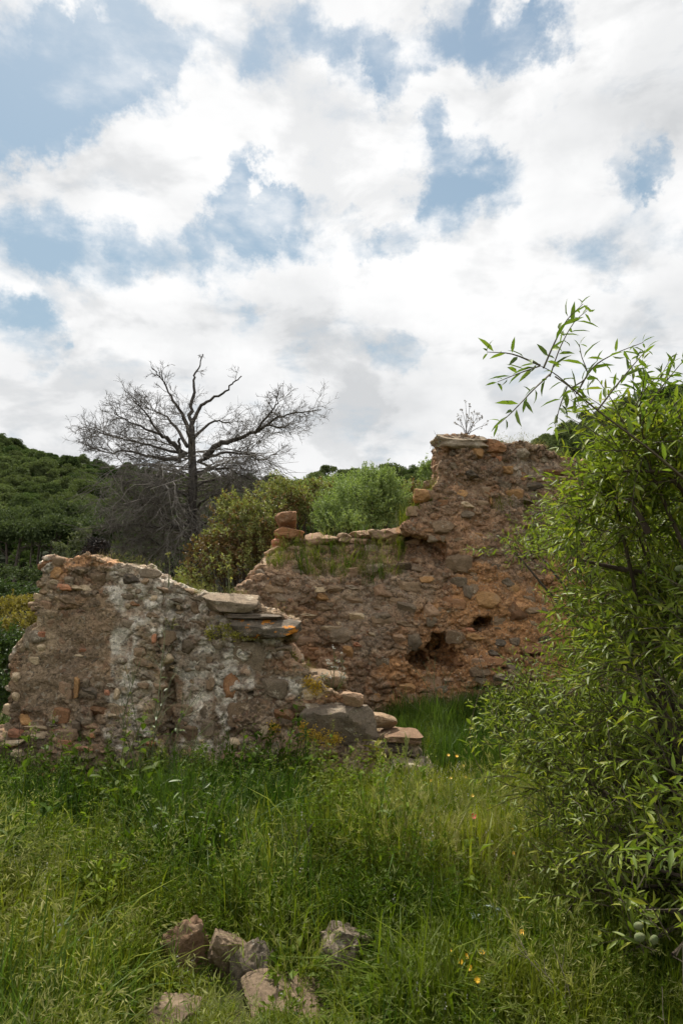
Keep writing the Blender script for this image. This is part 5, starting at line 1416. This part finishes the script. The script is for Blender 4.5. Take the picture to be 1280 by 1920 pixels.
STONES = [  # photo box, depth, material, label, rotation, half depth
    ((296, 1742, 386, 1850), 3.55, 'fieldbrown', 'pointed reddish-brown stone at left of the row in the near grass', (14, -10, 20), .10),
    ((388, 1750, 462, 1865), 3.5, 'tan', 'pointed tan stone standing next to the dark one in the near grass', (10, -20, 25), .09),
    ((430, 1772, 502, 1890), 3.42, 'dark', 'dark upright stone leaning on the tan pointed one', (6, 12, -16), .10),
    ((588, 1752, 696, 1870), 3.55, 'block', 'grey lichen-speckled stone at the right of the near grass', (10, -14, 34), .13),
    ((440, 1880, 606, 1936), 3.16, 'tan', 'flat pale brown slab at the bottom edge of the picture', (7, 2, 9), .15),
    ((262, 1905, 352, 1946), 3.1, 'tan', 'flat earthy stone at the bottom left of the slab', (5, -3, -12), .10),
    ((700, 1518, 772, 1538), 6.3, 'lichened', 'flat stone lying in the meadow below the steps', (3, 2, 5), .13),
]


def build_grass():
    rng = np.random.default_rng(15); T = grass_templates()
    n = 19000
    y = 1.9 + (10.6 - 1.9) * rng.random(n) ** 1.25; x = rng.uniform(-1, 1, n) * (.62 * y + .8)
    f = y * math.cos(PITCH) - CAM_Z * math.sin(PITCH)
    u = x / f * FPX + CXP
    keep = ~((y > 7.12) & (y < 8.35) & (u < 800) & (u > -130)) & ~((y > 9.85) & (x > -1.6)) & ~((y > 7.5) & (x < .4) & (u > 20))
    for (bx, Yc, *_r) in STONES[:6]:
        c = P((bx[0] + bx[2]) / 2, (bx[1] + bx[3]) / 2, Yc); hw = (bx[2] - bx[0]) / 2 * Yc / FPX
        ins = (np.abs(x - c[0]) < hw * .85) & (y < Yc + .22) & (y > Yc - .05)
        keep &= ~(ins & (rng.random(n) < .85))
    # bare dry patch on the right
    c = P(985, 1650, 4.6); keep &= ~((((x - c[0]) / .45) ** 2 + ((y - 4.6) / .5) ** 2 < 1) & (rng.random(n) < .5))
    x, y, u = x[keep], y[keep], u[keep]; n = len(x)
    p = np.stack([x, y, np.zeros(n)], 1)
    a = fbm(p, .8, 3, 2); b_ = fbm(p, 1.1, 3, 19); r = rng.random(n)
    idx = np.full(n, 0)
    idx = np.where(r < .36, rng.integers(0, 3, n), np.where(r < .62, rng.integers(8, 10, n), np.where(r < .80, rng.integers(10, 12, n), np.where(r < .88, rng.integers(5, 8, n), np.where(r < .92, 12, np.where(r < .96, 13, 14))))))
    # plants of one kind stand together in patches
    fam = np.stack([fbm(p, 1.5, 2, 60 + k) + .25 * rng.normal(size=n) for k in range(5)], 1).argmax(1)
    pk = np.stack([rng.integers(0, 3, n), rng.integers(8, 10, n), rng.integers(10, 12, n), rng.integers(5, 8, n), rng.integers(0, 5, n)], 1)[np.arange(n), fam]
    fam_right = (u > 520) & (pk >= 5) & (pk <= 7); pk = np.where(fam_right & (rng.random(n) < .75), rng.integers(0, 3, n), pk)
    idx = np.where(rng.random(n) < .6, pk, idx)
    r2 = rng.random(n)
    # tall deep green growth, darkened as shaded, along the foot of the front wall, brome in the left foreground, fresh long grass on the bank, flowery sward right of the steps
    footw = (y > 5.4) & (u < 560) & (r2 < .75); idx = np.where(footw, np.where(rng.random(n) < .6, rng.integers(3, 5, n), np.where(rng.random(n) < .6, rng.integers(10, 12, n), 9)), idx)
    lf = (y < 4.6) & (u < 430) & (r2 < .34) & (a > -.2); idx = np.where(lf, rng.integers(5, 8, n), idx)
    bank = (y > 7.3) & (x > .3) & (r2 < .85); idx = np.where(bank, rng.integers(3, 5, n), idx)
    fl = (u > 700) & (u < 1010) & (y > 4.4) & (y < 7.3) & (r2 < .55); idx = np.where(fl, np.where(rng.random(n) < .45, 14, np.where(rng.random(n) < .4, 13, rng.integers(0, 3, n))), idx)
    dry = (((x - c[0]) / .9) ** 2 + ((y - 4.6) / .9) ** 2 < 1) & (r2 < .4); idx = np.where(dry, np.where(rng.random(n) < .5, 12, 13), idx)
    dk = (np.abs(u - 370) < 90) & (np.abs(y - 4.9) < .7) & (r2 < .6); idx = np.where(dk, np.where(rng.random(n) < .5, 4, 9), idx)
    tallw = (rng.random(n) < np.where(y > 5.9, .085, .028)) & (y > 3.6) & (y < 7.1) & (u < 760); idx = np.where(tallw, rng.integers(15, 17, n), idx)
    sc = np.clip(rng.normal(1.0, .26, n), .45, 1.8) * (1 + .32 * a) * np.where(footw, .95, 1.0) * np.where((y > 5.2) & ~footw, .72, 1.0) * np.where((y < 4.3) & (u > 560), .66, 1.0) * np.where(y < 3.0, .75, 1.0) * np.where(bank, rng.uniform(.7, 1.25, n), 1.0)
    for (bx, Yc, *_r) in STONES[:6]:
        cc = P((bx[0] + bx[2]) / 2, (bx[1] + bx[3]) / 2, Yc); near = (np.abs(x - cc[0]) < .17) & (y < Yc + .05) & (y > Yc - .7); sc = np.where(near, np.minimum(sc * .62, .6), sc)
    tint = np.clip(.30 + .75 * b_ + np.where(footw, .45, 0) + np.where(bank, .1, 0) - np.where((u > 430) & (y > 4.0) & (y < 7.3), .28, 0) - np.where(fl, .15, 0) + rng.normal(size=n) * .15, 0, 1)  # wall-foot shade and sunlit open meadow are also put into the tint
    tilt = rng.normal(size=(n, 2)) * .10
    stuff_instances('grass', np.stack([x, y, ground_z(x, y) - .01], 1), rng.uniform(0, 6.28, n), sc, idx, tint, T, 'rough meadow grass and low weeds around the ruin', 'grass', tilt)
    # grass rooted on the ledge of the rear wall and on the broken wall heads
    pts = []
    def scatter(wall, wf_top, box, Y0, Y1, m):
        for _ in range(m):
            px = rng.uniform(box[0], box[1]); Y = rng.uniform(Y0, Y1); xx = P(px, box[2], Y)[0]
            i = int((xx - wall.xs[0]) / wall.h); j = int((Y - wall.ys[0]) / wall.h)
            if 0 <= i < len(wall.xs) and 0 <= j < len(wall.ys):
                colz = np.where(wall.F[i, j] < 0)[0]
                if len(colz) and wall.zs[colz[-1]] > .3: pts.append((xx, Y, wall.zs[colz[-1]]))
    scatter(RW, None, (505, 830, 1080), 10.08, 10.5, 190)
    scatter(RW, None, (925, 1060, 830), 10.05, 10.6, 130)
    scatter(FW, None, (340, 470, 1110), 7.65, 8.0, 60)
    scatter(FW, None, (180, 300, 1060), 7.5, 7.95, 26)
    scatter(FW, None, (520, 720, 1290), 7.7, 8.1, 40)
    pts = np.array(pts); m = len(pts); rr = rng.random(m)
    back = pts[:, 1] > 9; top = pts[:, 2] > 3.5
    ix = np.where(top, np.where(rr < .7, 12, 13), np.where(back, np.where(rr < .08, 3, np.where(rr < .25, 0, np.where(rr < .55, 12, np.where(rr < .8, 11, 13)))), np.where(rr < .6, 12, 13)))
    s = np.where(top, .45, np.where(back, rng.uniform(.5, 1.0, m), .32)) * rng.uniform(.7, 1.2, m)
    stuff_instances('ledge_grass', pts, rng.uniform(0, 6.28, m), s, ix, rng.uniform(0, .5, m), T, 'thin dry grass rooted on ledges and tops of the ruined walls', 'grass', rng.normal(size=(m, 2)) * .12)


build_grass()


def build_field_stones():
    for i, (bx, Y, mat, lab, rot, dep) in enumerate(STONES):
        a = P(bx[0], bx[3], Y); c = P(bx[2], bx[1], Y)
        me = stone_mesh('field_stone', 610 + i * 3 + (50 if i == 4 else 0), 2, boxy=2.9 if i < 4 else 5.5, rough=.18 if i < 4 else .09, cuts=7 if i < 4 else 4); me.materials.append(M[mat])
        obj('field_stone', me, None, None, loc=((a[0] + c[0]) / 2, Y + dep, (a[2] + c[2]) / 2 - (.012 if i < 6 else 0)), rot=tuple(R(q) for q in rot),
            scale=((c[0] - a[0]) / 2 * 1.1, dep, (c[2] - a[2]) / 2 * 1.12), label=lab, cat='stone', group='stones lying in the grass')


build_field_stones()


# ------------------------------------------------------------------ single plants
def wiry(name, label, base, tips, mat, rng, r=.004, side=0, sideln=.2, leaf=None, leafmat=None, nleaf=0, head=None, headmat=None, cat='weed', group=None, bow=.08):
    """plant of thin stems from base to the given tips, with side twigs, leaves and flower heads"""
    base = np.asarray(base, float)
    t = empty(name, tuple(base), label=label, cat=cat, group=group)
    st, lf, hd = MB(), MB(), MB()
    for tip in tips:
        tip = np.asarray(tip, float); mid = base * .5 + tip * .5 + rng.normal(size=3) * bow * np.linalg.norm(tip - base) * np.array([1, 1, .3])
        b0 = base + rng.normal(size=3) * np.array([.02, .02, 0])
        pth = smooth_path([b0 - (0, 0, .03), mid, tip], 6); tube(st, pth, np.linspace(r, r * .4, len(pth)), 4)
        ends = [pth[-1]]
        for k in range(side):
            s = rng.uniform(.3, .95); i = int(s * (len(pth) - 1)); o = pth[i]; ax = unit(pth[min(i + 1, len(pth) - 1)] - pth[i - 1])
            d = unit(ax + unit(np.cross(ax, rnd_unit(1, rng)[0])) * rng.uniform(.4, .9)); e = o + d * sideln * rng.uniform(.4, 1.1)
            tube(st, [o, (o + e) / 2 + rng.normal(size=3) * .008, e], [r * .5, r * .4, r * .25], 3); ends.append(e)
        if nleaf:
            s = rng.uniform(.05, .9, nleaf) ** 1.2; pt = np.stack([np.interp(s, np.linspace(0, 1, len(pth)), pth[:, k]) for k in range(3)], 1)
            d = unit(rng.normal(size=(nleaf, 3)) * np.array([1, 1, .5]) + (0, 0, .35))
            V, F = leaves8(pt, d, unit(np.array([0, 0, 1.]) + rng.normal(size=(nleaf, 3)) * .3), leaf * rng.uniform(.6, 1.2, nleaf), leaf * .36 * rng.uniform(.7, 1.2, nleaf)); lf.add(V, F)
        if head:
            for e in ends:
                m = 9; V, F = leaves4(e + rng.normal(size=(m, 3)) * head * .35, rnd_unit(m, rng), rnd_unit(m, rng), head, head * .7); hd.add(V, F)
    obj('stem', st.mesh('weed_stem'), M[mat], t)
    if lf.n: obj('leaves', lf.mesh('weed_leaves', True), M[leafmat or 'w_leaf'], t)
    if hd.n: obj('flower_heads', hd.mesh('weed_heads'), M[headmat], t)
    return t


def build_weeds():
    rng = np.random.default_rng(55)
    G = lambda px, Y: (P(px, 1200, Y)[0], Y, gz(P(px, 1200, Y)[0], Y))
    wiry('tall_weed', 'tall wiry green weed reaching up in front of the cleft in the front wall', G(285, 6.6),
         [P(312, 1165, 6.7), P(262, 1240, 6.6), P(240, 1265, 6.4), P(345, 1300, 6.6), P(380, 1290, 6.7), P(300, 1320, 6.5), P(215, 1330, 6.5), P(330, 1250, 6.7), P(400, 1350, 6.6)],
         'w_stem', rng, .0062, 9, .30, .07, None, 8)
    wiry('tall_weed', 'bushy dark-leaved weed growing in the middle of the left meadow', G(360, 4.9),
         [P(300, 1500, 4.9), P(340, 1440, 5.0), P(380, 1430, 5.0), P(420, 1470, 4.9), P(330, 1520, 4.8), P(455, 1520, 4.9)], 'w_stem', rng, .0042, 6, .22, .085, None, 22)
    wiry('dry_weed', 'dark bare branching stalks standing in the centre of the meadow', G(595, 4.35),
         [P(545, 1560, 4.4), P(572, 1535, 4.35), P(585, 1600, 4.3), P(612, 1625, 4.35), P(552, 1640, 4.3)], 'w_dark', rng, .0045, 3, .12)
    wiry('dry_weed', 'thin dark stalk in front of the foot of the front pier', G(42, 6.3), [P(38, 1340, 6.3), P(30, 1440, 6.3), P(52, 1470, 6.3)], 'w_dark', rng, .005, 3, .15)
    wiry('dry_weed', 'dark thin stalks left of the dry patch in the near grass', G(808, 3.5), [P(812, 1640, 3.5), P(786, 1690, 3.5), P(800, 1740, 3.45)], 'w_dark', rng, .0026, 1, .08)
    wiry('dry_weed', 'pale dry stalks rising at the foot of the almond tree', G(1040, 3.0), [P(945, 1700, 3.2), P(965, 1770, 3.1), P(1035, 1770, 3.0), P(1000, 1800, 3.0)], 'w_dry', rng, .0036, 2, .12)
    wiry('dry_weed', 'single pale dry stalk at the bottom right corner', G(1255, 2.75), [P(1278, 1770, 2.75), P(1240, 1850, 2.7)], 'w_dry', rng, .003, 1, .08)
    wiry('thistle', 'pale grey-green thistle arching right of the dry patch', G(930, 3.7), [P(880, 1700, 3.7), P(922, 1690, 3.75), P(945, 1745, 3.65), P(900, 1830, 3.5)], 'thistle', rng, .004, 2, .08, .06, 'thistle', 16, bow=.12)
    wiry('seedling', 'young almond seedling in front of the hole in the rear wall', (P(938, 1450, 6.6)[0], 6.6, gz(P(938, 1450, 6.6)[0], 6.6)),
         [P(892, 1212, 6.4), P(905, 1270, 6.4)], 'almond_twig', rng, .006, 3, .16, .12, 'almond_leaf', 12)
    wiry('broad_weed', 'light green broad-leaved plant beside the large dark block', P(704, 1425, 7.3), [P(690, 1375, 7.25), P(712, 1385, 7.2), P(722, 1405, 7.2), P(700, 1395, 7.15)], 'w_stem', rng, .004, 0, .1, .11, 'sedum_g', 9)
    top = P(875, 812, 10.2)
    wiry('dry_weed', 'sparse dry flower stems standing on the capstone of the tall wall', top,
         [P(858, 778, 10.2), P(866, 768, 10.15), P(872, 752, 10.2), P(880, 758, 10.2), P(888, 772, 10.25), P(896, 776, 10.2), P(904, 784, 10.2), P(852, 792, 10.2), P(884, 790, 10.1), P(912, 796, 10.2)],
         'w_dark', rng, .0055, 2, .12, None, None, 0, .022, 'w_dry')
    wiry('wall_plant', 'small drooping tuft on the left corner of the capstone', P(824, 824, 9.98), [P(808, 836, 9.95), P(806, 848, 9.95), P(814, 812, 9.95), P(818, 850, 9.9)], 'w_dark', rng, .005, 3, .08, .03, 'greyshrub', 8)
    wiry('wall_plant', 'flowering stalk on top of the infill beside the left pier', P(317, 1096, 7.6), [P(317, 1040, 7.6)], 'w_stem', rng, .007, 0, .1, .03, None, 7, .03, 'g_pale')
    wiry('wall_plant', 'flowering stalk on the wall head in front of the bronze shrub', P(428, 1116, 7.65), [P(428, 1064, 7.65), P(434, 1085, 7.65)], 'w_stem', rng, .007, 0, .1, .03, None, 7, .03, 'g_pale')
    wiry('wall_plant', 'short pale stalk beside the black dry bush on the pier', P(206, 1058, 7.6), [P(212, 1030, 7.6), P(200, 1038, 7.6)], 'w_dry', rng, .004, 1, .06)
    wiry('wall_plant', 'grey-leaved plant with small flower stems on the middle step', P(625, 1300, 7.75), [P(612, 1238, 7.8), P(626, 1215, 7.75), P(640, 1225, 7.7), P(604, 1262, 7.7), P(645, 1262, 7.7)], 'w_stem', rng, .005, 4, .12, .05, 'greyshrub', 14, .016, 'petal_w')
    wiry('wall_plant', 'green tuft of stems below the orange-lichened slab', P(548, 1250, 7.75), [P(540, 1205, 7.7), P(552, 1212, 7.7), P(560, 1228, 7.7), P(535, 1225, 7.65)], 'w_stem', rng, .004, 3, .08, .05, 'sedum_g', 18)
    wiry('wall_plant', 'leafy tuft growing from the hole at the top of the infill', P(322, 1175, 7.42), [P(312, 1160, 7.35), P(328, 1156, 7.35), P(334, 1170, 7.32)], 'w_stem', rng, .004, 3, .05, .03, 'sedum_g', 16)
    wiry('tall_weed', 'spindly branched weed in the grass at the foot of the rear wall', G(840, 9.2), [P(815, 1235, 9.3), P(790, 1262, 9.3), P(850, 1250, 9.3), P(742, 1292, 9.2), P(880, 1270, 9.3)], 'w_stem', rng, .006, 4, .3)

    def cushion(name, label, spots, mat, seed, mat2=None):
        r2 = np.random.default_rng(seed); c0 = P(spots[0][0], spots[0][1], spots[0][2])
        t = empty(name, tuple(c0), label=label, cat='stonecrop', group='yellow and green stonecrop on the front wall'); mb = MB()
        for (px, py, Y, rx, rz) in spots:
            c = P(px, py, Y); k = Y / FPX; i = int(round((c[0] - FW.xs[0]) / FW.h)); kk = int(round((c[2] - FW.zs[0]) / FW.h)); yy = FWF[i, kk]
            if not np.isfinite(yy): yy = Y
            m = int(rx * rz * .55) + 30; q = r2.normal(size=(m, 2)) * .45
            pt = np.stack([c[0] + q[:, 0] * rx * k, yy - .02 - r2.random(m) * .05, c[2] + q[:, 1] * rz * k], 1)
            ii = np.clip(np.round((pt[:, 0] - FW.xs[0]) / FW.h).astype(int), 0, len(FW.xs) - 1); kz = np.clip(np.round((pt[:, 2] - FW.zs[0]) / FW.h).astype(int), 0, len(FW.zs) - 1)
            yl = FWF[ii, kz]; pt[:, 1] = np.minimum(np.where(np.isfinite(yl), yl, yy), Y) - .01 - r2.random(m) * .05
            d = unit(r2.normal(size=(m, 3)) + (0, -.5, .5)); V, F = leaves4(pt, d, rnd_unit(m, r2), r2.uniform(.014, .03, m), r2.uniform(.012, .02, m)); mb.add(V, F, 0 if mat2 is None else 0)
        obj('leaves', mb.mesh('stonecrop'), M[mat], t)
    cushion('stonecrop', 'yellow stonecrop cushion high on the stepped slope', [(592, 1288, 7.62, 22, 18), (580, 1276, 7.64, 12, 9)], 'sedum', 1)
    cushion('stonecrop', 'largest yellow stonecrop patch below the big dark block', [(585, 1376, 7.34, 28, 15), (612, 1388, 7.34, 28, 13), (566, 1360, 7.36, 10, 10), (630, 1384, 7.33, 12, 9)], 'sedum', 2)
    cushion('stonecrop', 'yellow-green stonecrop patch near the foot of the steps', [(570, 1430, 7.3, 28, 18), (600, 1420, 7.3, 18, 11), (556, 1445, 7.28, 14, 14)], 'sedum_g', 3)
    cushion('stonecrop', 'tiny yellow stonecrop spot left of the largest patch', [(516, 1364, 7.5, 11, 12)], 'sedum', 4)
    cushion('stonecrop', 'green stonecrop fringe hanging under the long slab', [(395, 1186, 7.45, 10, 16), (440, 1192, 7.45, 40, 10), (420, 1176, 7.45, 20, 8)], 'sedum_g', 5)

    # flowers in the meadow
    def flower(px, py, Y, mat, s):
        c = P(px, py, Y); g0 = gz(c[0], Y); mb = MB()
        b0 = np.array([c[0] + rng.normal() * .02, Y + .02, g0]); tube(mb, [b0, (b0 + c) / 2 + rng.normal(size=3) * .008, c], [.0016, .0014, .0012], 3, 0)
        m = 11; a = np.arange(m) * 6.283 / m; nrm = unit(np.array([rng.normal() * .3, -.7, .8])); u = unit(np.cross(nrm, (1, 0, .1))); v = np.cross(nrm, u)
        d = np.cos(a)[:, None] * u + np.sin(a)[:, None] * v
        V, F = leaves4(np.repeat(c[None], m, 0), unit(d + nrm * .25), np.repeat(nrm[None], m, 0), s, s * .62, .05, 0.0); mb.add(V - b0, F, 1)
        mb.v[0] = mb.v[0] - b0
        me = mb.mesh('flower'); me.materials.append(M['w_stem']); me.materials.append(M[mat]); return me, b0
    ys = [(842, 1783), (873, 1793), (862, 1803), (894, 1838), (880, 1815), (745, 1560), (885, 1492), (770, 1490), (768, 1508), (868, 1436), (898, 1470), (896, 1483), (808, 1464), (872, 1457), (958, 1555), (916, 1516),
          (856, 1418), (840, 1416), (845, 1459), (978, 1748), (903, 1785), (960, 1600)]
    for (px, py) in ys:
        ang = math.atan((py - CYP) / FPX) - PITCH; Y = min(7.2, (CAM_Z - .2) / math.tan(ang)); me, b0 = flower(px, py, Y, 'petal_y', .018 if py < 1700 else .015)
        obj('yellow_flower', me, None, None, loc=b0, label='small yellow daisy in the near grass right of the lichened stone' if py > 1700 else 'small yellow daisy in the meadow between the steps and the almond tree', cat='flower', group='yellow flowers in the meadow')
    me, b0 = flower(887, 1531, 5.3, 'petal_r', .028)
    obj('poppy', me, None, None, loc=b0, label='single red poppy in the grass left of the almond tree', cat='flower')


build_weeds()
